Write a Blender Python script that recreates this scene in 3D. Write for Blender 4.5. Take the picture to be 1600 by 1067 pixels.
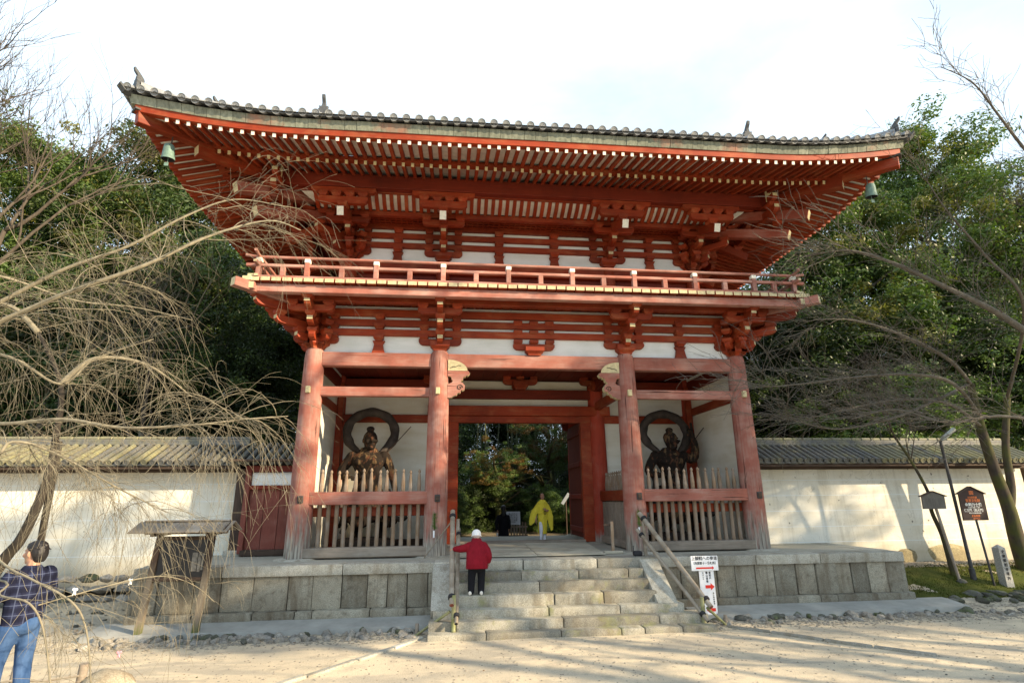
import bpy, bmesh, math, random
from mathutils import Vector, Matrix, Euler, noise
import numpy as np
random.seed(7)
for _o in list(bpy.data.objects): bpy.data.objects.remove(_o)
SC = bpy.context.scene
COL = SC.collection
V = Vector
# ------------------------------------------------------------------ camera
cam_d = bpy.data.cameras.new('camera'); cam = bpy.data.objects.new('camera', cam_d); COL.objects.link(cam)
cam_d.sensor_fit = 'HORIZONTAL'; cam_d.sensor_width = 36; cam_d.lens = 36*852.5/1600; cam_d.clip_end = 1500; cam_d.clip_start = .05
def cam_axes(yaw, pitch, roll):
    cy, sy, cp, sp, cr, sr = math.cos(yaw), math.sin(yaw), math.cos(pitch), math.sin(pitch), math.cos(roll), math.sin(roll)
    f = V((sy*cp, cy*cp, sp)); r = V((cy, -sy, 0)); u = r.cross(f)
    return cr*r+sr*u, cr*u-sr*r, f
_r, _u, _f = cam_axes(.1126, .2803, -.0104)
_m = Matrix((_r, _u, -_f)).transposed().to_4x4(); _m.translation = V((-2.1717, -14.0119, 1.3003))
cam.matrix_world = _m
SC.camera = cam
# ------------------------------------------------------------------ sky, sun, exposure
SUN_AZ = math.radians(30)      # from +X towards -Y
SUN_EL = math.radians(21.5)
sun_dir = V((math.cos(SUN_AZ)*math.cos(SUN_EL), -math.sin(SUN_AZ)*math.cos(SUN_EL), math.sin(SUN_EL)))
W = bpy.data.worlds.new('World'); SC.world = W; W.use_nodes = True
wn = W.node_tree.nodes; wl = W.node_tree.links
for n in list(wn): wn.remove(n)
w_out = wn.new('ShaderNodeOutputWorld'); w_bg = wn.new('ShaderNodeBackground'); w_sky = wn.new('ShaderNodeTexSky')
w_sky.sky_type = 'NISHITA'; w_sky.sun_disc = False; w_sky.sun_elevation = SUN_EL; w_sky.sun_rotation = math.radians(90)+SUN_AZ
w_sky.air_density = 1.0; w_sky.dust_density = 1.5
w_tc = wn.new('ShaderNodeTexCoord'); w_map = wn.new('ShaderNodeMapping'); w_map.inputs['Scale'].default_value = (1, 1, 2.6)
w_no = wn.new('ShaderNodeTexNoise'); w_no.inputs['Scale'].default_value = 1.6; w_no.inputs['Detail'].default_value = 8; w_no.inputs['Roughness'].default_value = .55
w_no.inputs['Distortion'].default_value = .25
w_rp = wn.new('ShaderNodeValToRGB'); w_rp.color_ramp.elements[0].position = .30; w_rp.color_ramp.elements[1].position = .52; w_rp.color_ramp.elements[0].color = (.64, .64, .64, 1)
w_mix = wn.new('ShaderNodeMixRGB'); w_mix.inputs['Color2'].default_value = (9.4, 11.5, 13.6, 1)
wl.new(w_tc.outputs['Generated'], w_map.inputs['Vector']); wl.new(w_map.outputs['Vector'], w_no.inputs['Vector'])
wl.new(w_no.outputs['Fac'], w_rp.inputs['Fac']); wl.new(w_rp.outputs['Color'], w_mix.inputs['Fac']); wl.new(w_sky.outputs['Color'], w_mix.inputs['Color1'])
wl.new(w_mix.outputs['Color'], w_bg.inputs['Color']); wl.new(w_bg.outputs['Background'], w_out.inputs['Surface'])
w_bg.inputs['Strength'].default_value = .053
sun_d = bpy.data.lights.new('sun', 'SUN'); sun = bpy.data.objects.new('sun', sun_d); COL.objects.link(sun)
sun_d.energy = 5.0; sun_d.angle = math.radians(.6); sun_d.color = (1.0, .80, .54)
sun.rotation_euler = sun_dir.to_track_quat('Z', 'Y').to_euler(); sun.location = sun_dir*60
vs = SC.view_settings; vs.view_transform = 'Standard'; vs.look = 'None'; vs.exposure = 1.18; vs.gamma = 1; vs.use_curve_mapping = False
SC.cycles.max_bounces = 6; SC.cycles.diffuse_bounces = 3; SC.cycles.transparent_max_bounces = 6; SC.cycles.use_denoising = True
# ------------------------------------------------------------------ helpers
WM = {}
def put(name, mesh, mat, M, par=None, mats=None):
    o = bpy.data.objects.new(name, mesh); COL.objects.link(o)
    if mesh is not None and len(mesh.materials) == 0:
        for m in (mats or [mat]): mesh.materials.append(m)
    M = M.copy(); WM[o] = M
    if par is not None:
        o.parent = par; o.matrix_parent_inverse = WM[par].inverted()
    o.matrix_basis = M
    return o
def tag(o, label=None, cat=None, group=None, kind=None):
    if label: o['label'] = label
    if cat: o['category'] = cat
    if group: o['group'] = group
    if kind: o['kind'] = kind
    return o
def thing(name, loc, label, cat, group=None, rz=0):
    o = put(name, None, None, Matrix.Translation(V(loc)) @ Matrix.Rotation(rz, 4, 'Z'))
    return tag(o, label, cat, group)
T = lambda x, y, z: Matrix.Translation(V((x, y, z)))
def frame(p0, p1, up=V((0, 0, 1))):
    p0 = V(p0); p1 = V(p1); x = (p1-p0).normalized(); y = V(up).cross(x)
    if y.length < 1e-4: y = V((0, 1, 0)).cross(x)
    y.normalize(); z = x.cross(y)
    m = Matrix((x, y, z)).transposed().to_4x4(); m.translation = (p0+p1)/2
    return m
_BC = {}
def box_mesh(sx, sy, sz, bev=.01, mats=None, cap=None):
    """bevelled box; cap=+1/-1/2: the x end faces take material slot 1"""
    key = (round(sx, 3), round(sy, 3), round(sz, 3), bev, tuple(m.name for m in mats), cap)
    if key in _BC: return _BC[key]
    bm = bmesh.new(); bmesh.ops.create_cube(bm, size=1)
    for v in bm.verts: v.co.x *= sx; v.co.y *= sy; v.co.z *= sz
    if bev: bmesh.ops.bevel(bm, geom=list(bm.edges), offset=min(bev, .3*min(sx, sy, sz)), segments=1, affect='EDGES', profile=.5)
    bm.faces.ensure_lookup_table()
    if cap:
        for f in bm.faces:
            n = f.normal
            if (cap in (1, 2) and n.x > .9) or (cap in (-1, 2) and n.x < -.9): f.material_index = 1
    me = bpy.data.meshes.new('box'); bm.to_mesh(me); bm.free()
    for m in mats: me.materials.append(m)
    _BC[key] = me
    return me
def beam(name, par, mat, p0, p1, w, h, bev=.012, cap=None, capmat=None, up=V((0, 0, 1))):
    L = (V(p1)-V(p0)).length
    me = box_mesh(round(L, 2), w, h, bev, [mat]+([capmat] if cap else []), cap)
    return put(name, me, mat, frame(p0, p1, up), par)
def block(name, par, mat, c, s, bev=.012, rz=0):
    return put(name, box_mesh(s[0], s[1], s[2], bev, [mat]), mat, T(*c) @ Matrix.Rotation(rz, 4, 'Z'), par)
def mesh_of(name, verts, faces, mats, smooth=False, mi=None):
    me = bpy.data.meshes.new(name); me.from_pydata([tuple(v) for v in verts], [], faces)
    for m in mats: me.materials.append(m)
    if mi: me.polygons.foreach_set('material_index', mi)
    if smooth: me.polygons.foreach_set('use_smooth', [True]*len(me.polygons))
    me.update()
    return me
_PC = {}
def prism_mesh(key, poly, th, mats, bev=0, edge_mi=0, smooth=False):
    """poly in local x,z; extruded along y by th, centred"""
    if key in _PC: return _PC[key]
    n = len(poly)
    vs_ = [(x, -th/2, z) for x, z in poly]+[(x, th/2, z) for x, z in poly]
    fs = [tuple(range(n)), tuple(range(2*n-1, n-1, -1))]+[(i, i+n, (i+1) % n+n, (i+1) % n) for i in range(n)]
    me = mesh_of('prism', vs_, fs, mats, mi=[0, 0]+[edge_mi]*n)
    bm = bmesh.new(); bm.from_mesh(me); bmesh.ops.recalc_face_normals(bm, faces=bm.faces)
    if bev: bmesh.ops.bevel(bm, geom=[e for e in bm.edges if e.calc_face_angle(0) > .9], offset=bev, segments=1, affect='EDGES')
    bm.to_mesh(me); bm.free()
    _PC[key] = me
    return me
def lathe_mesh(prof, seg, mats, cap=True, smooth=True, mi_of=None):
    vs_ = []; fs = []; mi = []
    for r, z in prof:
        for k in range(seg):
            a = 2*math.pi*k/seg; vs_.append((r*math.cos(a), r*math.sin(a), z))
    for i in range(len(prof)-1):
        for k in range(seg):
            fs.append((i*seg+k, i*seg+(k+1) % seg, (i+1)*seg+(k+1) % seg, (i+1)*seg+k)); mi.append(mi_of[i] if mi_of else 0)
    if cap:
        fs.append(tuple(range(seg-1, -1, -1))); mi.append(0)
        fs.append(tuple((len(prof)-1)*seg+k for k in range(seg))); mi.append(mi_of[-1] if mi_of else 0)
    me = mesh_of('lathe', vs_, fs, mats, smooth, mi)
    if smooth and hasattr(me, 'set_sharp_from_angle'): me.set_sharp_from_angle(angle=math.radians(40))
    return me
def tube_data(pts, rads, seg, vs_, fs, twist=0):
    pts = [V(p) for p in pts]; base = len(vs_); n = len(pts)
    t0 = (pts[1]-pts[0]).normalized(); nrm = t0.orthogonal().normalized()
    for i, p in enumerate(pts):
        t = (pts[min(i+1, n-1)]-pts[max(i-1, 0)])
        t = t.normalized() if t.length > 1e-9 else t0
        nrm = (nrm-t*nrm.dot(t)); nrm = nrm.normalized() if nrm.length > 1e-6 else t.orthogonal().normalized()
        b = t.cross(nrm)
        for k in range(seg):
            a = 2*math.pi*k/seg+twist; vs_.append(p+(nrm*math.cos(a)+b*math.sin(a))*rads[i])
    for i in range(n-1):
        for k in range(seg):
            fs.append((base+i*seg+k, base+i*seg+(k+1) % seg, base+(i+1)*seg+(k+1) % seg, base+(i+1)*seg+k))
    fs.append(tuple(base+k for k in range(seg-1, -1, -1))); fs.append(tuple(base+(n-1)*seg+k for k in range(seg)))
def tube(name, par, mat, pts, rads, seg=10, smooth=True):
    vs_, fs = [], []
    if not isinstance(rads, (list, tuple)): rads = [rads]*len(pts)
    tube_data(pts, rads, seg, vs_, fs)
    me = mesh_of(name, vs_, fs, [mat], smooth)
    if smooth: me.set_sharp_from_angle(angle=math.radians(50))
    return put(name, me, mat, Matrix.Identity(4), par)
def strip(name, par, mat, pts, prof, mats=None):
    """sweep a closed (outward, z) profile along pts; prof offsets: list of (d, z) with d along the side vector given per point"""
    vs_ = []; fs = []; n = len(prof)
    for p, s in pts:
        for d, z in prof: vs_.append(V(p)+V(s)*d+V((0, 0, z)))
    for i in range(len(pts)-1):
        for k in range(n): fs.append((i*n+k, i*n+(k+1) % n, (i+1)*n+(k+1) % n, (i+1)*n+k))
    fs.append(tuple(range(n-1, -1, -1))); fs.append(tuple((len(pts)-1)*n+k for k in range(n)))
    me = mesh_of(name, vs_, fs, mats or [mat])
    bm = bmesh.new(); bm.from_mesh(me); bmesh.ops.recalc_face_normals(bm, faces=bm.faces); bm.to_mesh(me); bm.free()
    return put(name, me, mat, Matrix.Identity(4), par)
# ------------------------------------------------------------------ materials
class NT:
    def __init__(s, name):
        s.m = bpy.data.materials.new(name); s.m.use_nodes = True; s.t = s.m.node_tree; s.n = s.t.nodes; s.l = s.t.links
        s.b = s.n['Principled BSDF']; s.out = s.n['Material Output']
    def new(s, k, **kw):
        n = s.n.new('ShaderNode'+k)
        for a, v in kw.items():
            if a in n.inputs: n.inputs[a].default_value = v
            else: setattr(n, a, v)
        return n
    def coord(s, kind='Object', scale=(1, 1, 1), rnd=True):
        mp = s.new('Mapping'); mp.inputs['Scale'].default_value = scale
        if kind == 'Position': src = s.new('NewGeometry').outputs['Position']
        else: src = s.new('TexCoord').outputs[kind]
        s.l.new(src, mp.inputs['Vector'])
        if rnd:
            oi = s.new('ObjectInfo'); mul = s.new('Math', operation='MULTIPLY'); mul.inputs[1].default_value = 37.0
            s.l.new(oi.outputs['Random'], mul.inputs[0]); cb = s.new('CombineXYZ')
            for k in 'XYZ': s.l.new(mul.outputs[0], cb.inputs[k])
            s.l.new(cb.outputs[0], mp.inputs['Location'])
        return mp.outputs['Vector']
    def noise(s, vec, scale, detail=5, rough=.55, dist=0):
        n = s.new('TexNoise'); n.inputs['Scale'].default_value = scale; n.inputs['Detail'].default_value = detail; n.inputs['Roughness'].default_value = rough
        n.inputs['Distortion'].default_value = dist
        s.l.new(vec, n.inputs['Vector']); return n.outputs['Fac']
    def ramp(s, fac, stops):
        r = s.new('ValToRGB'); e = r.color_ramp.elements
        while len(e) < len(stops): e.new(.5)
        for k, (p, c) in enumerate(stops):
            e[k].position = p; e[k].color = (c, c, c, 1) if isinstance(c, (int, float)) else (*c, 1)
        s.l.new(fac, r.inputs['Fac']); return r.outputs['Color']
    def mix(s, fac, a, b, mode='MIX'):
        m = s.new('MixRGB', blend_type=mode)
        for k, v in (('Fac', fac), ('Color1', a), ('Color2', b)):
            if isinstance(v, (int, float)): m.inputs[k].default_value = v
            elif isinstance(v, tuple): m.inputs[k].default_value = (*v, 1)
            else: s.l.new(v, m.inputs[k])
        return m.outputs['Color']
    def math(s, op, a, b=None):
        m = s.new('Math', operation=op)
        for k, v in ((0, a), (1, b)):
            if v is None: continue
            if isinstance(v, (int, float)): m.inputs[k].default_value = v
            else: s.l.new(v, m.inputs[k])
        return m.outputs[0]
    def z(s):
        g = s.new('NewGeometry'); x = s.new('SeparateXYZ'); s.l.new(g.outputs['Position'], x.inputs[0]); return x.outputs['Z']
    def rnd(s): return s.new('ObjectInfo').outputs['Random']
    def done(s, col, rough=.7, bump=None, strength=.3, dist=.01, spec=.3):
        if isinstance(col, tuple): s.b.inputs['Base Color'].default_value = (*col, 1)
        else: s.l.new(col, s.b.inputs['Base Color'])
        if isinstance(rough, (int, float)): s.b.inputs['Roughness'].default_value = rough
        else: s.l.new(rough, s.b.inputs['Roughness'])
        s.b.inputs['Specular IOR Level'].default_value = spec
        if bump is not None:
            bp = s.new('Bump'); bp.inputs['Strength'].default_value = strength; bp.inputs['Distance'].default_value = dist
            s.l.new(bump, bp.inputs['Height']); s.l.new(bp.outputs['Normal'], s.b.inputs['Normal'])
        return s.m
def wood(name, c1, c2, fade=None, fade_amt=(.45, .7), rough=.7, grain=(1.2, 16, 16), low=None, bump=.35, var=.25, cracks=None):
    n = NT(name); v = n.coord('Object', grain); g = n.noise(v, 1.6, 6, .6, .4)
    v2 = n.coord('Object', (1.2, 2.2, 2.2)); big = n.noise(v2, 1.3, 4)
    col = n.mix(n.ramp(g, [(.3, 0.), (.7, 1.)]), c1, c2)
    if fade:
        fm = n.math('ADD', n.math('MULTIPLY', big, .55), n.math('MULTIPLY', g, .45))
        col = n.mix(n.ramp(fm, [(fade_amt[0], 0.), (fade_amt[1], 1.)]), col, fade)
    r = n.rnd(); k = n.math('ADD', n.math('MULTIPLY', r, var), 1-var*.6)
    col = n.mix(1., col, n.mix(1., (1., 1., 1.), k, 'MULTIPLY'), 'MULTIPLY')
    wp = n.noise(n.coord('Position', (1, 1, .55), False), .75, 5, .65); col = n.mix(1., col, n.ramp(wp, [(.30, .62), (.5, 1.), (.72, 1.22)]), 'MULTIPLY')
    if cracks:
        ck = n.noise(n.coord('Object', cracks), 2.6, 3, .5, .2); col = n.mix(n.ramp(ck, [(.315, 1.), (.345, 0.)]), col, tuple(x*.18 for x in c2))
    if low:   # bare grey wood where the paint has gone near the foot
        pv = n.coord('Position', (6, 6, 1.1), False); pn = n.noise(pv, 1.7, 5, .65)
        zz = n.math('ADD', n.math('MULTIPLY', n.z(), -1/low[0]), n.math('MULTIPLY', pn, 1.5))
        col = n.mix(n.ramp(zz, [(.20, 0.), (.62, 1.)]), col, n.mix(n.ramp(g, [(.35, 0.), (.65, 1.)]), low[1], low[2]))
    return n.done(col, rough, g, bump, .006)
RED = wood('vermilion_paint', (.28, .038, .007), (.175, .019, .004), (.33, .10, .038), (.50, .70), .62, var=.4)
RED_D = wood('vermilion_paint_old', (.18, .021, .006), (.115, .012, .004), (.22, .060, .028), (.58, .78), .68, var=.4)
PINK = wood('weathered_vermilion', (.33, .125, .09), (.25, .075, .05), (.38, .225, .18), (.45, .68), .8, cracks=(.3, 11, 11))
PILLAR = wood('weathered_pillar_paint', (.31, .115, .085), (.235, .072, .05), (.36, .215, .175), (.44, .66), .82, (16, 16, .9), (1.75, (.42, .39, .33), (.10, .082, .065)), .5, .25, (9, 9, .28))
RAILP = wood('weathered_rail_paint', (.36, .14, .10), (.30, .095, .065), (.44, .28, .23), (.42, .66), .8)
GREYW = wood('bare_grey_wood', (.32, .27, .215), (.19, .155, .12), (.42, .38, .32), (.5, .72), .88, (1.0, 20, 20), None, .5)
PICK = wood('picket_wood', (.27, .185, .115), (.15, .10, .06), (.30, .26, .215), (.44, .66), .85, (20, 20, 1.2), None, .5)
DARKW = wood('dark_brown_wood', (.085, .055, .038), (.045, .03, .022), (.15, .115, .09), (.6, .8), .8)
DARKWV = wood('dark_post_wood', (.09, .058, .042), (.05, .033, .025), (.16, .12, .095), (.58, .8), .8, (20, 20, 1))
PLANK = wood('ramp_plank_wood', (.42, .385, .30), (.33, .295, .225), (.50, .47, .39), (.5, .74), .88, (1., 22, 22))
BROWNW = wood('brown_door_paint', (.22, .065, .045), (.15, .04, .028), (.26, .12, .09), (.5, .75), .75, (20, 20, 1))
def flat(name, c, rough=.7, amt=.18, scale=7, spec=.3, bump=.15):
    n = NT(name); f = n.noise(n.coord('Object'), scale, 5, .6)
    d = tuple(x*(1-amt) for x in c); e = tuple(min(1, x*(1+amt)) for x in c)
    return n.done(n.mix(n.ramp(f, [(.3, 0.), (.7, 1.)]), d, e), rough, f, bump, .004, spec)
CREAM = flat('cream_end_paint', (.50, .43, .25), .75, .22, 14)
CREAMW = flat('white_end_paint', (.74, .72, .62), .75, .14, 14)
SOFFIT = flat('white_soffit_boards', (.62, .62, .56), .85, .14, 5)
def plaster_mat(name, c, stain, amt, wall=False):
    n = NT(name); p = n.coord('Position', (1, 1, 1), False)
    a = n.noise(p, .9, 6, .6, .3); b = n.noise(n.coord('Position', (.5, .5, 3.2), False), 1.3, 5, .6)
    col = n.mix(n.ramp(n.math('ADD', n.math('MULTIPLY', a, .5), n.math('MULTIPLY', b, .5)), [(.42, 0.), (.42+amt, 1.)]), c, stain)
    if wall:
        st = n.noise(n.coord('Position', (3.2, 3.2, .22), False), 1.6, 5, .6); col = n.mix(n.math('MULTIPLY', n.ramp(st, [(.52, 0.), (.74, 1.)]), .55), col, (.40, .36, .26))
        zz = n.math('ADD', n.math('MULTIPLY', n.z(), -1.4), n.math('MULTIPLY', a, .9)); col = n.mix(n.math('MULTIPLY', n.ramp(zz, [(.35, 0.), (.95, 1.)]), .7), col, (.38, .33, .22))
        ck = n.noise(p, 1.4, 2, .5, 2.2); col = n.mix(n.math('MULTIPLY', n.ramp(n.math('ABSOLUTE', n.math('SUBTRACT', ck, .5)), [(.0, 1.), (.006, 0.)]), .45), col, (.22, .19, .14))
        sp = n.noise(p, 5.5, 2, .5); col = n.mix(n.ramp(sp, [(.735, 0.), (.75, 1.)]), col, (.16, .14, .11))
    fine = n.noise(p, 40, 3)
    return n.done(n.mix(.06, col, n.mix(1., (1., 1., 1.), fine, 'MULTIPLY')), .9, fine, .12, .004)
PLAST = plaster_mat('old_white_plaster', (.70, .69, .60), (.54, .49, .35), .28)
PLASTW = plaster_mat('white_board_plaster', (.80, .82, .80), (.60, .63, .58), .26)
WALLP = plaster_mat('cream_wall_plaster', (.76, .74, .64), (.58, .52, .37), .34, True)
def tile_mat(name, c1, c2, moss):
    n = NT(name); p = n.coord('Position', (1, 1, 1), False); a = n.noise(p, 2.2, 6, .6); b = n.noise(p, 14, 4)
    col = n.mix(n.ramp(b, [(.3, 0.), (.75, 1.)]), c1, c2)
    col = n.mix(n.ramp(a, [(.48, 0.), (.72, 1.)]), col, moss)
    return n.done(col, .6, b, .3, .006, .4)
TILE = tile_mat('grey_roof_tile', (.16, .17, .18), (.28, .29, .30), (.22, .23, .21))
TILE_OLD = tile_mat('mossy_wall_tile', (.085, .088, .085), (.16, .16, .148), (.19, .185, .11))
TILE_MOSS = tile_mat('yellow_moss_tile', (.15, .145, .095), (.22, .21, .14), (.25, .24, .12))
TILEDARK = flat('dark_tile_edge', (.07, .075, .08), .7, .25, 12)
URAGO = None
def urago_mat():
    n = NT('verdigris_eave_board'); p = n.coord('Position', (1, 1, 1), False)
    a = n.noise(p, 1.1, 5, .6); b = n.noise(n.coord('Object', (3, 3, 1)), 5, 5, .6)
    col = n.mix(n.ramp(b, [(.35, 0.), (.68, 1.)]), (.25, .265, .205), (.13, .14, .105))
    col = n.mix(n.ramp(a, [(.55, 0.), (.72, 1.)]), col, (.34, .16, .11))
    k = n.math('ADD', n.math('MULTIPLY', n.rnd(), .35), .78)
    return n.done(n.mix(1., col, n.mix(1., (1., 1., 1.), k, 'MULTIPLY'), 'MULTIPLY'), .8, b, .2, .004)
URAGO = urago_mat()
def stone_mat(name, c1, c2, c3, moss=None, speck=55, rough=.9):
    n = NT(name); p = n.coord('Position', (1, 1, 1), False); o = n.coord('Object')
    a = n.noise(o, 1.9, 6, .62, .3); s = n.noise(p, speck, 3, .7); m2 = n.noise(p, 7, 5, .65)
    col = n.mix(n.ramp(a, [(.36, 0.), (.66, 1.)]), c1, c2)
    col = n.mix(n.ramp(m2, [(.52, 0.), (.75, 1.)]), col, c3)
    col = n.mix(n.math('MULTIPLY', n.ramp(s, [(.38, 1.), (.60, 0.)]), .7), col, tuple(x*.38 for x in c1))
    k = n.math('ADD', n.math('MULTIPLY', n.rnd(), .55), .70)
    col = n.mix(1., col, n.mix(1., (1., 1., 1.), k, 'MULTIPLY'), 'MULTIPLY')
    vs2 = n.noise(n.coord('Position', (2.6, 2.6, .45), False), 1.5, 5, .65); col = n.mix(n.math('MULTIPLY', n.ramp(vs2, [(.50, 0.), (.68, 1.)]), .6), col, tuple(x*y for x, y in zip(c3, (.75, .66, .55))))
    if moss:
        mm = n.noise(p, 2.4, 5, .7); col = n.mix(n.math('MULTIPLY', n.ramp(mm, [(.54, 0.), (.70, 1.)]), .75), col, moss)
    h = n.math('ADD', n.math('MULTIPLY', s, .35), n.math('MULTIPLY', m2, .65))
    return n.done(col, rough, h, .55, .02, .25)
GRAN = stone_mat('granite', (.42, .40, .33), (.33, .305, .24), (.20, .18, .135), (.24, .24, .10))
GRANW = stone_mat('granite_wall', (.36, .34, .27), (.26, .23, .17), (.12, .095, .065))
GRANC = stone_mat('granite_cap', (.48, .465, .40), (.39, .37, .30), (.24, .22, .17))
ROCK = stone_mat('grey_field_stone', (.33, .31, .27), (.24, .23, .21), (.38, .35, .28), None, 30)
ROCKD = stone_mat('dark_field_stone', (.15, .15, .13), (.11, .105, .085), (.10, .13, .05), (.09, .12, .03), 30)
ROCKY = stone_mat('ochre_wall_stone', (.36, .31, .18), (.30, .255, .15), (.25, .21, .125), None, 30)
BAMB = None
def bamboo_mat(name, c1, c2):
    n = NT(name); a = n.noise(n.coord('Object', (1, 1, 1)), 3.5, 5, .6); b = n.noise(n.coord('Object'), 22, 3)
    return n.done(n.mix(n.ramp(a, [(.35, 0.), (.7, 1.)]), c1, c2), .5, b, .1, .003, .4)
BAMB = bamboo_mat('aged_bamboo', (.30, .265, .21), (.20, .155, .105))
BAMBG = bamboo_mat('green_bamboo', (.20, .22, .09), (.30, .28, .15))
BLACK = flat('black_cord', (.025, .025, .028), .8)
IRON = flat('dark_iron', (.05, .047, .045), .6, .3, 12)
VERD = flat('verdigris_bronze', (.13, .21, .175), .6, .3, 10)
WHITE = flat('white_sign_paint', (.80, .81, .82), .55, .03, 5)
INK = flat('black_ink', (.02, .02, .022), .8, .05)
REDINK = flat('red_sign_paint', (.72, .035, .02), .6, .05)
# ================================================================== THE GATE
gate = thing('temple_gate', (0, 3.26, 0), 'large two storey vermilion temple gate with tiled roof and wrap-around balcony', 'gate')
CX = [-5.675, -2.5, 2.5, 5.675]; CY = [0, 3.26, 6.53]; HC = 5.03
pillar_me = lathe_mesh([(.285, 0), (.282, .6), (.275, 2), (.258, 3.8), (.24, 4.8), (.225, 4.97), (.19, HC)], 28, [PILLAR])
pillar_in = lathe_mesh([(.285, 0), (.282, .6), (.275, 2), (.258, 3.8), (.24, 4.8), (.225, 4.97), (.19, HC)], 24, [wood('passage_pillar_paint', (.40, .055, .026), (.33, .04, .018), (.42, .13, .085), (.52, .75), .7, (16, 16, .9), (.62, (.40, .36, .31), (.17, .145, .125)))])
base_me = lathe_mesh([(.50, 0), (.50, .02), (.44, .045), (.40, .05)], 24, [GRANC])
for j, y in enumerate(CY):
    for i, x in enumerate(CX):
        put('pillar', pillar_me if j == 0 else pillar_in, None, T(x, y, .02) @ Matrix.Rotation(i*1.3+j, 4, 'Z') @ Matrix.Diagonal((1, 1, .996, 1)), gate)
        put('pillar_base', base_me, None, T(x, y, -.02), gate)
def xbeam(name, mat, x0, x1, y, z0, z1, th, **k): return beam(name, gate, mat, (x0, y, (z0+z1)/2), (x1, y, (z0+z1)/2), th, z1-z0, **k)
def ybeam(name, mat, y0, y1, x, z0, z1, th, **k): return beam(name, gate, mat, (x, y0, (z0+z1)/2), (x, y1, (z0+z1)/2), th, z1-z0, **k)
# head tie beams and lower ties of the front row
for i in range(3):
    xbeam('head_tie_beam', PINK, CX[i]+.2, CX[i+1]-.2, 0, 4.59, 4.955, .24, bev=.02)
for i in (0, 2):
    xbeam('tie_beam', PINK, CX[i]+.22, CX[i+1]-.22, -.01, 3.82, 4.06, .17, bev=.015)
    xbeam('fence_rail', PINK, CX[i]+.2, CX[i+1]-.2, -.1, 1.2, 1.5, .17, bev=.015)
    xbeam('fence_sill', GREYW, CX[i]+.16, CX[i+1]-.16, -.05, .03, .245, .34, bev=.02)
    xbeam('fence_back_rail', RED, CX[i]+.2, CX[i+1]-.2, .16, .93, 1.14, .09)
# pickets
def picket_mesh():
    rows = [(.047, .24), (.047, 1.62), (.05, 1.66), (.046, 1.76), (.03, 1.92), (.021, 1.945), (.034, 1.97), (.036, 2.0), (.018, 2.03), (.004, 2.045)]
    vs_ = []; fs = []
    for k, (r, z) in enumerate(rows):
        n = 8
        for q in range(n):
            a = 2*math.pi*(q+.5)/n; rr = r*(1.08 if z < 1.7 else 1)
            ca, sa = math.cos(a), math.sin(a)
            if z <= 1.66: ca = max(-.72, min(.72, ca))*1.25; sa = max(-.72, min(.72, sa))*1.25
            vs_.append((rr*ca, rr*sa, z))
    for k in range(len(rows)-1):
        for q in range(8): fs.append((k*8+q, k*8+(q+1) % 8, (k+1)*8+(q+1) % 8, (k+1)*8+q))
    fs.append(tuple(range(7, -1, -1)))
    return mesh_of('picket', vs_, fs, [PICK])
picket_me = picket_mesh()
for i in (0, 2):
    for k in range(13):
        x = CX[i]+.44+k*(CX[i+1]-CX[i]-.86)/12
        put('picket', picket_me, None, T(x, .055, random.uniform(-.015, .01)) @ Matrix.Rotation(random.uniform(-.012, .012), 4, 'Y') @ Matrix.Diagonal((1, 1, random.uniform(.985, 1.01), 1)), gate)
# fences along the passage
for s in (-1, 1):
    ybeam('fence_rail', RED, .25, 3.0, s*2.5, 1.22, 1.5, .15)
    ybeam('fence_sill', GREYW, .25, 3.0, s*2.5, .03, .22, .2)
    for k in range(12):
        put('picket', picket_me, None, T(s*2.5+s*.11, .42+k*.22, 0), gate)
        block('fence_board', gate, GREYW, (s*2.5, .42+k*.22, .7), (.05, .205, .98), .006)
# plugs and iron fittings on the front pillars
for x in CX:
    block('tie_plug', gate, CREAM, (x-.02, -.285, 3.94), (.11, .09, .17), .012)
    block('iron_fitting', gate, IRON, (x+.04, -.29, 1.33), (.13, .05, .17), .012)
    block('fitting_plate', gate, DARKW, (x+.04, -.318, 1.33), (.09, .03, .11), .01)
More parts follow.
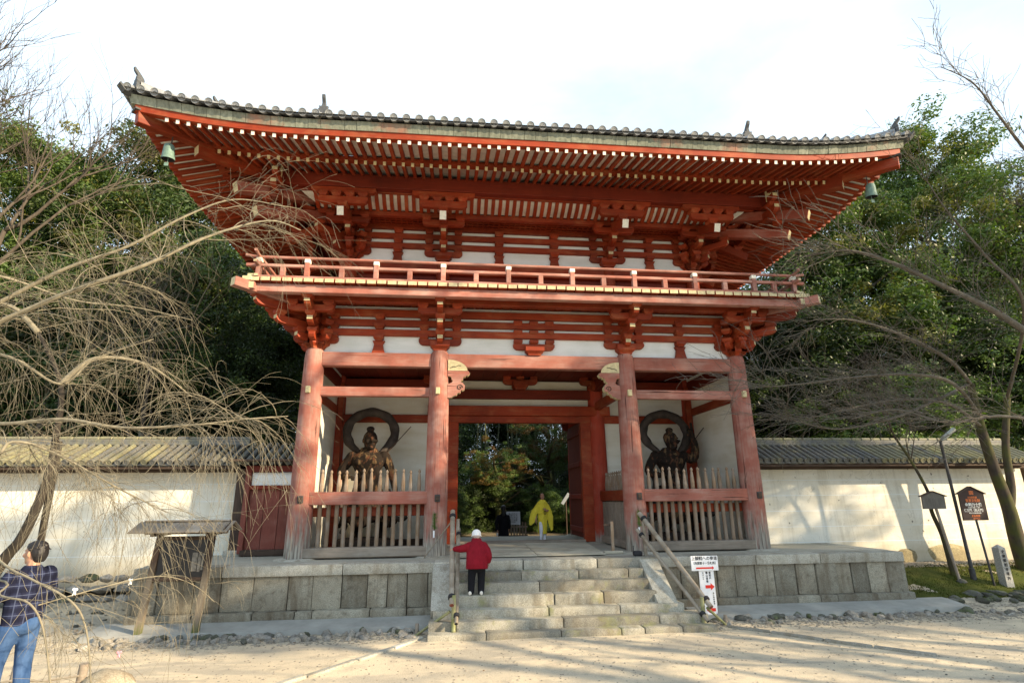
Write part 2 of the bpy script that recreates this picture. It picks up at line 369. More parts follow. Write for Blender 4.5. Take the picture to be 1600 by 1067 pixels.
# interior: middle row walls, door frame
for i in (0, 2):
    a, b = CX[i], CX[i+1]
    block('plaster_panel', gate, PLAST, ((a+b)/2, 3.30, 1.82), (b-a-.3, .06, 3.58))
    block('plaster_panel', gate, PLAST, ((a+b)/2, 3.30, 4.40), (b-a-.3, .06, 1.1))
    xbeam('wall_beam', RED, a+.2, b-.2, 3.24, 3.60, 3.84, .2)
    xbeam('wall_beam', RED, a+.2, b-.2, 3.24, .95, 1.2, .16)
    xbeam('wall_beam', RED_D, a+.2, b-.2, 3.24, 4.62, 4.96, .22)
    xbeam('ground_sill', DARKW, a+.2, b-.2, 3.22, .02, .2, .2)
for s in (-1, 1):
    x = s*5.675
    block('plaster_panel', gate, PLAST, (x, 1.63, 1.93), (.07, 2.72, 3.8))
    block('plaster_panel', gate, PLAST, (x, 1.63, 4.4), (.07, 2.72, .8))
    block('plaster_panel', gate, PLAST, (x, 4.9, 2.5), (.07, 2.72, 4.9))
    for y0, y1 in ((.2, 3.06), (3.46, 6.33)):
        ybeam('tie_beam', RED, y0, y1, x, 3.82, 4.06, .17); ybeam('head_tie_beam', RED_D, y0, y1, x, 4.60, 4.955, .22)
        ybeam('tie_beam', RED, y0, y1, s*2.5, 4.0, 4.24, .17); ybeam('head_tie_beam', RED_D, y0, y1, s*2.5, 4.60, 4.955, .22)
    block('corner_post', gate, RED, (s*5.52, 3.02, 2.4), (.16, .16, 4.75))
    block('door_jamb', gate, RED, (s*2.1, 3.24, 1.84), (.34, .22, 3.62), .02)
    block('door_leaf', gate, RED_D, (s*2.02, 4.35, 1.9), (.09, 1.85, 3.55))
    for k in range(4): block('door_batten', gate, RED_D, (s*1.955, 4.35, .35+k*1.0), (.045, 1.84, .16))
xbeam('door_lintel', RED, -2.28, 2.28, 3.24, 3.60, 3.81, .24)
xbeam('door_lintel', RED, -2.9, 2.9, 3.12, 3.813, 4.12, .22)
block('plaster_panel', gate, PLAST, (0, 3.30, 4.24), (4.5, .06, .28))
xbeam('wall_beam', RED_D, -2.3, 2.3, 3.24, 4.36, 4.66, .24)
block('plaster_panel', gate, PLAST, (0, 3.34, 4.8), (4.5, .06, .34))
xbeam('threshold', GREYW, -1.95, 1.95, 3.24, .0, .10, .28)
xbeam('head_tie_beam', RED_D, -5.5, 5.5, 6.53, 4.5, 4.955, .24)
block('plaster_panel', gate, PLAST, (-4.09, 6.56, 2.3), (2.7, .06, 4.5)); block('plaster_panel', gate, PLAST, (4.09, 6.56, 2.3), (2.7, .06, 4.5))
for s in (-1, 1):
    put('corner_brace', prism_mesh('brace', [(0, 0), (.62, 0), (.62, -.12), (.42, -.2), (.28, -.42), (.22, -.72), (0, -.78)], .16, [RED_D]), None,
        T(s*2.28, 6.53, 4.5) @ Matrix.Rotation(0 if s < 0 else math.pi, 4, 'Z'), gate)
# ceiling boards inside the lower storey
for k in range(28):
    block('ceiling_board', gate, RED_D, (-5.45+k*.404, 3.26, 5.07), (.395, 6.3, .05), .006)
# --------------------------------------------------------------- bracket pieces
def frustum_mesh(key, w, d, h, low=.45, wb=.66, mats=None):
    if key in _PC: return _PC[key]
    hw, hd = w/2, d/2; m = h*low; q = [(-1, -1), (1, -1), (1, 1), (-1, 1)]
    rows = [(wb, 0), (wb*1.06, m*.35), (1, m), (1, h)]
    vs_ = [(a*hw*k, b*hd*k, z) for k, z in rows for a, b in q]
    fs = [(3, 2, 1, 0), (12, 13, 14, 15)]+[(4*r+i, 4*r+(i+1) % 4, 4*r+4+(i+1) % 4, 4*r+4+i) for r in range(3) for i in range(4)]
    _PC[key] = mesh_of('bearing_block', vs_, fs, mats or [RED]); return _PC[key]
DAITO = frustum_mesh('daito', .50, .50, .25); MASU = frustum_mesh('masu', .235, .235, .135); MASUW = frustum_mesh('masuw', .33, .26, .13); MASUS = frustum_mesh('masus', .30, .26, .14)
def arm_poly(L, h):   # lateral arm, rounded lower ends
    c = .5*h; p = []
    for s in (1, -1):
        pts = [(L/2-.20, 0), (L/2-.09, .05*h), (L/2-.035, .22*h), (L/2, .55*h), (L/2, h)]
        p += pts if s == 1 else [(-x, z) for x, z in reversed(pts)]
    return p
def arm(L, h=.17, th=.15): return prism_mesh(('arm', L, h, th), arm_poly(L, h), th, [RED], .008)
def nose(L, h=.18, th=.14, back=.25):  # forward arm: x from -back to L, painted end, curved underside
    key = ('nose', L, h, th, back)
    if key in _PC: return _PC[key]
    p = [(-back, h), (-back, 0), (L-.22, 0), (L-.12, .05*h), (L-.05, .2*h), (L-.02, .42*h), (L, .5*h), (L, h)]
    me = prism_mesh(key, p, th, [RED, CREAM], 0)
    for f in me.polygons:
        if f.normal.x > .95 and f.center.x > L-.01: f.material_index = 1
    return me
def F(x, y, z, ang):   # local x points outwards along ang (radians, 0 = +X)
    return T(x, y, z) @ Matrix.Rotation(ang, 4, 'Z')
R90 = Matrix.Rotation(math.pi/2, 4, 'Z')
def bracket_low(x, y, ang, lateral=True, full=True, zz=HC, k=1.0):
    f = F(x, y, zz, ang); d = put('bracket', DAITO, None, f, gate)
    def s(nm, me, lx, ly, lz, lat=False, sx=1): put(nm, me, None, f @ T(lx, ly, lz) @ (R90 if lat else Matrix.Identity(4)) @ Matrix.Diagonal((sx, 1, 1, 1)), d)
    s('bracket_arm', arm(1.12), 0, 0, .165, True)
    for ly in (-.43, 0, .43): s('small_block', MASU, 0, ly, .305)
    for ly in (-.43, 0, .43): s('small_block', MASU, 0, ly, .57); s('small_block', MASU, 0, ly, .83)
    if full:
        s('bracket_nose', nose(.42*k), 0, 0, .17); s('small_block', MASU, .36*k, 0, .35)
        s('bracket_nose', nose(.84*k), 0, 0, .47); s('small_block', MASU, .76*k, 0, .65)
        if lateral:
            s('bracket_arm', arm(1.12), .78*k, 0, .77, True)
            for ly in (-.43, .43): s('small_block', MASUS, .78*k, ly, .90)
        s('bracket_nose', nose(1.24*k, .2), 0, 0, .79); s('small_block', MASUW, 1.16*k, 0, .955)
    return d
dn = -math.pi/2
for i, x in enumerate(CX): bracket_low(x, 0, dn, True)
bracket_low(0, 0, dn, full=False, zz=4.945)
for s, a in ((-1, math.pi), (1, 0)):
    for y in CY: bracket_low(s*5.675, y, a, True)
    d = bracket_low(s*5.675, 0, dn+s*math.pi/4, False, True, HC+.004, 1.38)
    bracket_low(s*5.675, 6.53, -(dn+s*math.pi/4), False, True, HC+.004, 1.38)
for x in CX: bracket_low(x, 6.53, math.pi/2, True)
for x in (-2.5, 0, 2.5): bracket_low(x, 3.0, dn, full=False, zz=4.62)
# struts between brackets
def strut(x, y, ang, z0, z1, lv, mats=None):
    f = F(x, y, z0, ang)
    h = z1-z0
    me = prism_mesh(('strut', round(h, 2)), [(-.17, 0), (.17, 0), (.135, .35*h), (.11, .75*h), (.13, h-.07), (.16, h), (-.16, h), (-.13, h-.07), (-.11, .75*h), (-.135, .35*h)], .1, [RED], .006)
    d = put('strut', me, None, f @ T(-.01, 0, 0) @ R90, gate)
    for z in lv: put('small_block', MASUS, None, F(x, y, z, ang), d)
for x in (-4.09, 4.09): strut(x, -.03, dn, 4.955, 5.29, (5.285, 5.60, 5.86))
for z in (5.60, 5.86):
    for lx in (-.43, 0, .43): pass
# wall plane of the bracket zone: plaster and long tie beams
def wall_zone(z0, z1, X, Y0, Y1, beams, pl, th=.17):
    block('plaster_panel', gate, pl, (0, Y0+.06, (z0+z1)/2), (2*X, .05, z1-z0)); block('plaster_panel', gate, pl, (0, Y1-.06, (z0+z1)/2), (2*X, .05, z1-z0))
    for s in (-1, 1): block('plaster_panel', gate, pl, (s*(X-.06), (Y0+Y1)/2, (z0+z1)/2), (.05, Y1-Y0-.2, z1-z0))
    for a, b in beams:
        e = .3
        for y in (Y0, Y1): xbeam('bracket_tie_beam', RED, -X-e, X+e, y, a, b, th, bev=.01)
        for s in (-1, 1): ybeam('bracket_tie_beam', RED, Y0-e, Y1+e, s*X, a+.003, b-.003, th, bev=.01)
wall_zone(4.965, 6.26, 5.675, 0, 6.53, ((5.43, 5.60), (5.69, 5.865), (5.955, 6.15)), PLASTW)
# fan panels and carved noses at the middle bay of the front
fan = [(0, 0)]+[(.55*math.cos(a), .34*math.sin(a)) for a in [k*math.pi/16 for k in range(9)]]
carve = [(0, .56), (.60, .56), (.65, .50), (.59, .43), (.55, .45), (.52, .40), (.46, .40), (.44, .31), (.40, .31), (.39, .25), (.44, .25), (.46, .22), (.51, .17), (.50, .08), (.44, .04), (.40, .06), (.37, -.02), (.30, -.02), (.27, -.08), (.18, -.10), (.12, -.14), (0, -.15), (0, .20), (.12, .25), (.16, .31), (.12, .31), (.10, .40), (0, .42)]
def scroll_pts(cx, cz, r0, turns, n):
    return [(cx+r0*(1-.8*k/n)*math.cos(turns*2*math.pi*k/n), cz+r0*(1-.8*k/n)*math.sin(turns*2*math.pi*k/n)) for k in range(n+1)]
for s in (-1, 1):
    Mx = T(s*2.5-s*.22, -.13, 4.50) @ Matrix.Diagonal((-s*.92, 1, .85, 1))
    put('fan_panel', prism_mesh(('fan', s), fan, .05, [CREAM, RED], 0, 1), None, Mx, gate)
    cv = put('carved_nose', prism_mesh(('carve', s), carve, .17, [PINK, CREAM], 0, 1), None, T(s*2.5-s*.22, -.06, 3.94) @ Matrix.Diagonal((-s*.88, 1, 1, 1)), gate)
    vs_, fs = [], []; tube_data([V((s*2.5-s*.22-s*px, -.149, 3.94+pz)) for px, pz in scroll_pts(.31, .12, .08, 1.3, 18)], [.011]*19, 5, vs_, fs)
    put('carved_scroll', mesh_of('scroll', vs_, fs, [DARKW], True), None, Matrix.Identity(4), cv)
    vs_, fs = [], []; tube_data([V((s*2.5-s*.22-s*px, -.162, 4.50+pz)) for px, pz in ((.06, .06), (.12, .1), (.2, .1), (.27, .14), (.33, .13))], [.008]*5, 5, vs_, fs)
    put('painted_swirl', mesh_of('swirl', vs_, fs, [DARKW], True), None, Matrix.Identity(4), gate)
# --------------------------------------------------------------- balcony
BX, BY0, BY1 = 6.95, -1.5, 8.03
for y, z0, z1, X in ((-.78, 6.06, 6.24, 6.5), (-1.31, 6.06, 6.265, 7.05), (7.31, 6.06, 6.24, 6.5), (7.84, 6.06, 6.265, 7.05)): xbeam('balcony_beam', RED if abs(y+.78) < .1 else RAILP, -X, X, y, z0, z1, .19, cap=2, capmat=CREAM, bev=.014)
for s in (-1, 1):
    for x, y0, y1 in ((6.46, -.8, 7.3), (6.9, -1.55, 8.1)): ybeam('balcony_beam', RAILP, y0, y1, s*x, 6.075, 6.255, .18, cap=2, capmat=CREAM, bev=.014)
    beam('balcony_corner_nose', gate, RAILP, (s*5.9, -.25, 6.12), (s*7.22, -1.72, 6.17), .2, .22, cap=1, capmat=CREAM)
    block('corner_end_block', gate, CREAM, (s*7.0, -1.44, 6.335), (.22, .2, .11)); block('corner_end_block', gate, CREAM, (s*6.93, -1.36, 6.44), (.2, .2, .09))
nb = 57
for k in range(nb):
    x = -BX+(k+.5)*2*BX/nb; w = 2*BX/nb-.022
    beam('balcony_board', gate, RED, (x, .95, 6.335), (x+random.uniform(-.004, .004), BY0-.02+random.uniform(-.015, .01), 6.335+random.uniform(-.004, .004)), w, .105, .006, 1, CREAM)
for s in (-1, 1):
    for k in range(25):
        y = 1.1+k*.245; beam('balcony_board', gate, RED, (s*5.0, y, 6.335), (s*(BX+.02), y, 6.335), .223, .105, .006, 1, CREAM)
# railing
def rail_run(p0, p1, posts, ext):
    p0, p1 = V(p0), V(p1); d = (p1-p0).normalized()
    q = frame(p0, p1)
    tube('top_rail', gate, RAILP, [p0-d*ext+V((0, 0, .605)), p0-d*.1+V((0, 0, .565)), p0+V((0, 0, .562)), p1+V((0, 0, .562)), p1+d*.1+V((0, 0, .565)), p1+d*ext+V((0, 0, .605))], .038, 10)
    beam('middle_rail', gate, RAILP, p0-d*ext*.9+V((0, 0, .345)), p1+d*ext*.9+V((0, 0, .345)), .09, .075, cap=2, capmat=CREAM)
    beam('bottom_rail', gate, RAILP, p0-d*.15+V((0, 0, .045)), p1+d*.15+V((0, 0, .045)), .11, .08, cap=2, capmat=CREAM)
    n = len(posts)
    for k, t in enumerate(posts):
        p = p0+d*t
        pm = block('rail_post', gate, RAILP, p+V((0, 0, .29)), (.115, .115, .43), .008); block('post_cap', pm, CREAMW, p+V((0, 0, .475)), (.135, .135, .10), .012)
        if k < n-1: block('rail_strut', gate, RAILP, p+d*(posts[k+1]-t)/2+V((0, 0, .195)), (.12, .1, .23), .008)
RX = 6.82
rail_run((-RX, -1.36, 6.39), (RX, -1.36, 6.39), [.0, RX-5.70, RX-4.07, RX-2.44, RX-.815, RX+.815, RX+2.44, RX+4.07, RX+5.70, 2*RX], .33)
for s in (-1, 1): rail_run((s*RX, -1.36, 6.395), (s*RX, 7.89, 6.395), [0, 1.3, 2.95, 4.6, 6.25, 7.9, 9.25], .33)
# --------------------------------------------------------------- upper storey
UX, UY0, UY1 = 5.16, 1.0, 5.52; UXS = [-5.16, -2.5, 2.5, 5.16]
up_me = lathe_mesh([(.2, 0), (.2, 1.2), (.19, 1.5), (.16, 1.62)], 20, [RED])
for x in UXS:
    for y in (UY0, UY1): put('upper_pillar', up_me, None, T(x, y, 6.41), gate)
for y in (UY0, UY1):
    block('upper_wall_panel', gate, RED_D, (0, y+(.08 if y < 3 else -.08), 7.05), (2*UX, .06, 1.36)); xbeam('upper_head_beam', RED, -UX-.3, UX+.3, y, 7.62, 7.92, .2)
    xbeam('upper_sill_beam', RED, -UX-.1, UX+.1, y, 6.42, 6.66, .24); xbeam('upper_rail_beam', RED, -UX-.1, UX+.1, y, 7.16, 7.32, .2)
for s in (-1, 1):
    block('upper_wall_panel', gate, RED_D, (s*(UX-.08), 3.26, 7.05), (.06, UY1-UY0, 1.36)); ybeam('upper_head_beam', RED, UY0-.3, UY1+.3, s*UX, 7.625, 7.915, .2)
ZU = 8.03
CORN = wood('sunlit_corner_beam', (.27, .065, .035), (.20, .04, .02), (.33, .15, .11), (.46, .66), .75)  # sunlit pink put into the red of the corner beams
def bracket_up(x, y, ang, k=1.0, tail=True, zz=ZU, lateral=True):
    f = F(x, y, zz, ang); d = put('bracket', DAITO, None, f, gate)
    def s(nm, me, lx, ly, lz, lat=False): return put(nm, me, None, f @ T(lx, ly, lz) @ (R90 if lat else Matrix.Identity(4)), d)
    s('bracket_arm', arm(1.12), 0, 0, .165, True)
    for z in (.315, .58, .89):
        for ly in (-.43, 0, .43): s('small_block', MASU, 0, ly, z)
    s('bracket_nose', nose(.42*k), 0, 0, .20); s('small_block', MASU, .36*k, 0, .38)
    s('bracket_nose', nose(.86*k), 0, 0, .50); s('small_block', MASU, .80*k, 0, .68)
    if lateral:
        s('bracket_arm', arm(1.2), .82*k, 0, .755, True)
        for ly in (-.47, .47): s('small_block', MASUS, .82*k, ly, .895)
    if tail:
        a = f @ V((.2*k, 0, 1.24)); b = f @ V((1.88*k, 0, .53))
        beam('tail_rafter', d, RED, a, b, .19, .25, .01, 1, CREAMW)
        s('small_block', MASUS, 1.60*k, 0, .77)
        if lateral:
            s('bracket_arm', arm(1.3, .2), 1.62*k, 0, .87, True)
            for ly in (-.52, -.17, .17, .52): s('small_block', MASUS, 1.62*k, ly, 1.06)
            s('bracket_arm', arm(1.7, .15, .17), 1.62*k, 0, 1.185, True)
    return d
for x in UXS: bracket_up(x, UY0, dn)
for s, a in ((-1, math.pi), (1, 0)):
    for y in (UY0, 3.26, UY1): bracket_up(s*UX, y, a)
    bracket_up(s*UX, UY0, dn+s*math.pi/4, 1.4, False, ZU+.004, False)
    # big corner tail rafters and the arm that ends under the purlin crossing
    beam('corner_tail_rafter', gate, CORN, (s*5.5, .75, 9.2), (s*7.22, -.98, 8.37), .24, .27, .012, 1, CREAM)
    beam('corner_tail_rafter', gate, CORN, (s*5.9, .35, 9.52), (s*7.62, -1.38, 8.80), .24, .27, .012, 1, CREAM)
    beam('corner_king_post', gate, RED, (s*7.05, -.8, 8.8), (s*7.05, -.8, 9.5), .2, .2, up=V((0, 1, 0)))
    for y in (-.62,):
        put('bracket_nose', nose(1.0, .2), None, F(s*6.78, y+.35, 8.98, dn), gate); put('small_block', MASUS, None, F(s*6.78, y-.4, 9.17, dn), gate)
        put('bracket_nose', nose(1.0, .2), None, F(s*6.78, y+.35, 9.33, dn), gate)
for x in (-3.83, 3.83, -.84, .84): strut(x, UY0-.03, dn, 7.92, 8.30, (8.29, 8.58, 8.895))
for s, a in ((-1, math.pi), (1, 0)):
    for y in (2.13, 4.39): strut(s*(UX+.03), y, a, 7.92, 8.30, (8.29, 8.58, 8.895))
wall_zone(7.925, 9.75, UX, UY0, UY1, ((8.43, 8.59), (8.735, 8.90), (9.04, 9.22)), PLASTW)
# beam of the second step, rib coving, lattice ceiling and eave purlin on three sides
def side_pt(side, u, d, z):   # side 0 front: u along x, d outward from the upper wall
    if side == 0: return V((u, UY0-d, z))
    s = -1 if side == 1 else 1
    return V((s*(UX+d), u, z))
rib_me = None
def rib_mesh():
    pts = [(0, .0), (.12, .035), (.25, .085), (.38, .15), (.50, .24)]
    vs_ = []; fs = []
    for x, z in pts:
        for y, dz in ((-.05, -.05), (.05, -.05), (.05, .03), (-.05, .03)): vs_.append((x, y, z+dz))
    for i in range(4):
        for k in range(4): fs.append((i*4+k, i*4+(k+1) % 4, i*4+4+(k+1) % 4, i*4+4+k))
    fs += [(3, 2, 1, 0), (16, 17, 18, 19)]
    return mesh_of('rib', vs_, fs, [RED])
rib_me = rib_mesh()
for side in (0, 1, 2):
    L = UX if side == 0 else None
    u0, u1 = ((-UX, UX) if side == 0 else (UY0, UY1))
    ang = dn if side == 0 else (math.pi if side == 1 else 0)
    e = .82
    beam('step_beam', gate, RED, side_pt(side, u0-e, .82, 9.09), side_pt(side, u1+e, .82, 9.09), .17, .14)
    e = 1.62
    beam('eave_purlin', gate, RED_D, side_pt(side, u0-e-.35, 1.62, 9.575+.003*side), side_pt(side, u1+e+.35, 1.62, 9.575+.003*side), .22, .40, cap=2, capmat=CREAM)
    beam('purlin_strip', gate, RED, side_pt(side, u0-1.4, 1.46, 9.41), side_pt(side, u1+1.4, 1.46, 9.41), .1, .09)
    # white coving behind ribs
    vs_ = []; prof = [(.92, 9.14), (1.04, 9.185), (1.17, 9.235), (1.30, 9.30), (1.44, 9.40)]
    for d_, z_ in prof:
        q = d_-.0
        vs_ += [side_pt(side, u0-q+.2, d_, z_+.035), side_pt(side, u1+q-.2, d_, z_+.035)]
    put('coving_panel', mesh_of('coving', vs_, [(2*i, 2*i+1, 2*i+3, 2*i+2) for i in range(4)], [SOFFIT]), None, Matrix.Identity(4), gate)
    n = int((u1-u0+1.6)/.2)
    for k in range(n+1):
        u = u0-.8+k*(u1-u0+1.6)/n
        p = side_pt(side, u, .92, 9.165)
        put('coving_rib', rib_me, None, T(*p) @ Matrix.Rotation(ang, 4, 'Z'), gate)
    # lattice ceiling between wall and step beam
    vs_, fs = [], []
    def bar(a, b, w):
        m = frame(a, b); l = (V(b)-V(a)).length/2; bs = len(vs_)
        for x in (-l, l):
            for y, z in ((-w, -w), (w, -w), (w, w), (-w, w)): vs_.append(m @ V((x, y, z)))
        for k in range(4): fs.append((bs+k, bs+(k+1) % 4, bs+4+(k+1) % 4, bs+4+k))
        fs.append((bs+3, bs+2, bs+1, bs)); fs.append((bs+4, bs+5, bs+6, bs+7))
    for k in range(5): bar(side_pt(side, u0-.5, .1+k*.16, 9.16), side_pt(side, u1+.5, .1+k*.16, 9.16), .02)
    m_ = int((u1-u0+1)/.16)
    for k in range(m_): bar(side_pt(side, u0-.5+k*.16, .05, 9.175), side_pt(side, u0-.5+k*.16, .78, 9.175), .02)
    tag(put('lattice_ceiling', mesh_of('lattice', vs_, fs, [RED]), None, Matrix.Identity(4), gate), kind='stuff')
    a, b = side_pt(side, u0-.6, .05, 9.22), side_pt(side, u1+.6, .8, 9.22)
    block('lattice_backing', gate, RED_D, (a+b)/2, (abs(a.x-b.x), abs(a.y-b.y), .03))
# --------------------------------------------------------------- eaves
EX, EY = 9.35, -2.83        # flying rafter ends
CYM = 3.26
def lift(t):                 # t: 1 at the hip corner
    return .42*max(0, (t-.62)/.38)**1.7
def lx(x): return lift(abs(x)/9.55)+.007*x
def ly(y, s): return lift(1-(6.3-abs(y-CYM))/9.55)+.007*9.3*s
nf = 75
for k in range(nf):
    x = -8.66+k*2*8.66/(nf-1); l = lx(x)
    hipy = 6.52-abs(x)+.1       # do not run past the hip rafter
    y_in = min(-1.45, hipy) if abs(x) > 7.9 else -1.45
    t = (y_in-EY)/(-1.45-EY)
    if t > .1: beam('flying_rafter', gate, RED, (x, y_in, 9.35+l+t*(.36-.35*l)), (x, EY, 9.35+l), .085, .1, .006, 1, CREAMW)
    y_in = min(-.35, hipy)
    if abs(x) < 8.25:
        t = (y_in+1.74)/1.39
        if t > .08: beam('base_rafter', gate, RED, (x, y_in, 9.475+.7*l+t*(.42-.5*l)), (x, -1.74, 9.475+.7*l), .085, .11, .006, 1, CREAM)
ns = 51
for s in (-1, 1):
    for k in range(ns):
        y = -2.52+k*11.56/(ns-1); l = ly(y, s); dy = 6.3-abs(y-CYM)
        hx = 6.52-y+.0 if y < CYM else 6.52-(2*CYM-y)   # hip x at this y
        x_in = max(EX-1.38, hx-.12) if hx > EX-1.38 else EX-1.38
        t = (EX-x_in)/1.38
        if t > .1: beam('flying_rafter', gate, RED, (s*x_in, y, 9.35+l+t*(.36-.35*l)), (s*EX, y, 9.35+l), .085, .1, .006, 1, CREAMW)
        x_in = max(6.95, hx-.12)
        if x_in < 8.2:
            t = (8.26-x_in)/1.31
            beam('base_rafter', gate, RED, (s*x_in, y, 9.475+.7*l+t*(.42-.5*l)), (s*8.26, y, 9.475+.7*l), .085, .11, .006, 1, CREAM)
def eave_path(dx, dzf=1.0, n=40, side=0):
    """points along an eave; dx outward offset from the flying rafter ends"""
    out = []
    if side == 0:
        X = EX+dx
        for k in range(n+1):
            x = -X+2*X*k/n; out.append((V((x, EY-dx, dzf*lx(x))), V((0, -1, 0))))
    else:
        s = -1 if side == 1 else 1
        a, b = EY-dx, 2*CYM-EY+dx
        for k in range(n+1):
            y = a+(b-a)*k/n; out.append((V((s*(EX+dx), y, dzf*ly(y, s)*(1 if True else 1))), V((s, 0, 0))))
    return out
for side in (0, 1, 2):
    strip('kick_strip', gate, RED, eave_path(-1.16, .8, 40, side), [(-.08, 9.53), (.08, 9.53), (.08, 9.645), (-.08, 9.645)])
    strip('eave_strip', gate, RED, eave_path(-.01, 1, 48, side), [(-.10, 9.402), (.05, 9.402), (.06, 9.49), (.075, 9.585), (-.10, 9.585)])
    # white soffit boards above the rafters
    pa = eave_path(-.08, 1, 40, side); pb = eave_path(-1.2, .65, 40, side); pc = eave_path(-1.1, .7, 40, side); pd = eave_path(-2.7, .1, 40, side)
    vs_ = []; fs = []
    for (a, _), (b, _), (c_, _), (d_, _) in zip(pa, pb, pc, pd): vs_ += [a+V((0, 0, 9.415)), b+V((0, 0, 9.725)), c_+V((0, 0, 9.585)), d_+V((0, 0, 10.06))]
    for i in range(40): fs += [(4*i, 4*i+4, 4*i+5, 4*i+1), (4*i+2, 4*i+6, 4*i+7, 4*i+3)]
    put('soffit_boards', mesh_of('soffit', vs_, fs, [SOFFIT]), None, Matrix.Identity(4), gate)
    # verdigris boards above the eave strip, one by one
    path = eave_path(.07, 1, 1, side)
    a0, a1 = path[0][0], path[-1][0]; Ltot = (a1-a0).length; u = 0; out = path[0][1]
    lf = (lambda p: lx(p.x)) if side == 0 else (lambda p: ly(p.y, -1 if side == 1 else 1))
    dirv = V((1, 0, 0)) if side == 0 else V((0, 1, 0))
    st = V((a0.x, a0.y, 0))
    while u < Ltot-.02:
        w = min(random.choice((.27, .27, .28, .3, .55, .57)), Ltot-u)
        if w < .05: break
        p, q = st+dirv*(u+.004), st+dirv*(u+w-.004)
        lp, lq = lf(p), lf(q); j = random.uniform(-.006, .006)
        vs_ = []
        for pt, l in ((p, lp), (q, lq)):
            for d_, z_ in ((-.05, 9.56), (.015+j, 9.545), (.085+j, 9.735), (-.05, 9.74)): vs_.append(pt+out*d_+V((0, 0, z_+l)))
        put('eave_board', mesh_of('eave_board', vs_, [(0, 1, 5, 4), (1, 2, 6, 5), (2, 3, 7, 6), (3, 0, 4, 7), (3, 2, 1, 0), (4, 5, 6, 7)], [URAGO]), None, Matrix.Identity(4), gate)
        u += w
for s in (-1, 1):
    beam('hip_rafter', gate, RED, (s*5.2, 1.35, 10.05), (s*8.42, -1.87, 9.52+.004*s*8), .25, .32, .012, 1, CREAM)
    beam('hip_flying_rafter', gate, RED, (s*7.6, -1.05, 9.80), (s*9.32, -2.80, 9.60+.03*s), .21, .27, .012, 1, RED)
    beam('hip_rafter_cap', gate, IRON, (s*8.7, -2.18, 9.80+.03*s), (s*9.38, -2.86, 9.775+.03*s), .26, .05, .006)
# --------------------------------------------------------------- tiled roof
TOE = .30    # tile edge beyond the rafter ends
def roof_rise(t): return .40*t+.028*t*t      # t metres in from the tile edge
nt = 66
disc_me = None
def eave_tile_mesh():
    prof = [(.088, 0), (.092, .01), (.092, .035), (.080, .042)]
    vs_, fs = [], []; seg = 14
    # cover tile body along -x (inwards), disc faces +x
    rows = [(-.42, .088), (.0, .088), (.0, .094), (.028, .094), (.034, .088), (.030, .074), (.020, .070), (.024, .040), (.018, .030), (.022, .004)]
    for x, r in rows:
        for k in range(seg): a = 2*math.pi*k/seg; vs_.append((x, r*math.cos(a), r*math.sin(a)))
    for i in range(len(rows)-1):
        for k in range(seg): fs.append((i*seg+k, (i+1)*seg+k, (i+1)*seg+(k+1) % seg, i*seg+(k+1) % seg))
    fs.append(tuple((len(rows)-1)*seg+k for k in range(seg-1, -1, -1)))
    me = mesh_of('eave_tile', vs_, fs, [TILE], True); me.set_sharp_from_angle(angle=math.radians(25)); return me
disc_me = eave_tile_mesh()
def pan_mesh(w):
    vs_, fs = [], []; n = 6
    for k in range(n+1):
        t = -1+2*k/n; z = .035*t*t-.035
        for dz, dx in ((0, .02), (.03, .02), (.03, -.4), (0, -.4)): vs_.append((dx, t*w/2, z+dz))
    for k in range(n):
        for q in range(4): fs.append((4*k+q, 4*k+(q+1) % 4, 4*k+4+(q+1) % 4, 4*k+4+q))
    return mesh_of('pan_tile', vs_, fs, [TILEDARK])
sp = 2*9.45/(nt-1); pan_me = pan_mesh(sp)
tilt = Matrix.Rotation(.36, 4, 'Y')
def local_yaw(side): return dn if side == 0 else (math.pi if side == 1 else 0)
for side in (0, 1, 2):
    n = nt if side == 0 else 43
    for k in range(n):
        if side == 0: x = -9.45+k*sp; p = V((x, EY-TOE+.05, 9.825+lx(x))); sl = (lx(x+.1)-lx(x-.1))/.2
        else:
            s = -1 if side == 1 else 1; y = 3.26-21*sp+k*sp; p = V((s*(EX+TOE-.05), y, 9.825+ly(y, s))); sl = (ly(y+.1, s)-ly(y-.1, s))/.2*s
        rot = Matrix.Rotation(local_yaw(side), 4, 'Z')
        put('eave_tile', disc_me, None, T(*p) @ rot @ tilt, gate)
        if k < n-1:
            q = p+((V((sp/2, 0, 0))) if side == 0 else V((0, sp/2, 0)))
            put('pan_tile', pan_me, None, T(q.x, q.y, q.z-.035+.5*abs(sl)*sp*0) @ rot @ Matrix.Rotation((sl if side else sl), 4, 'X') @ tilt, gate)
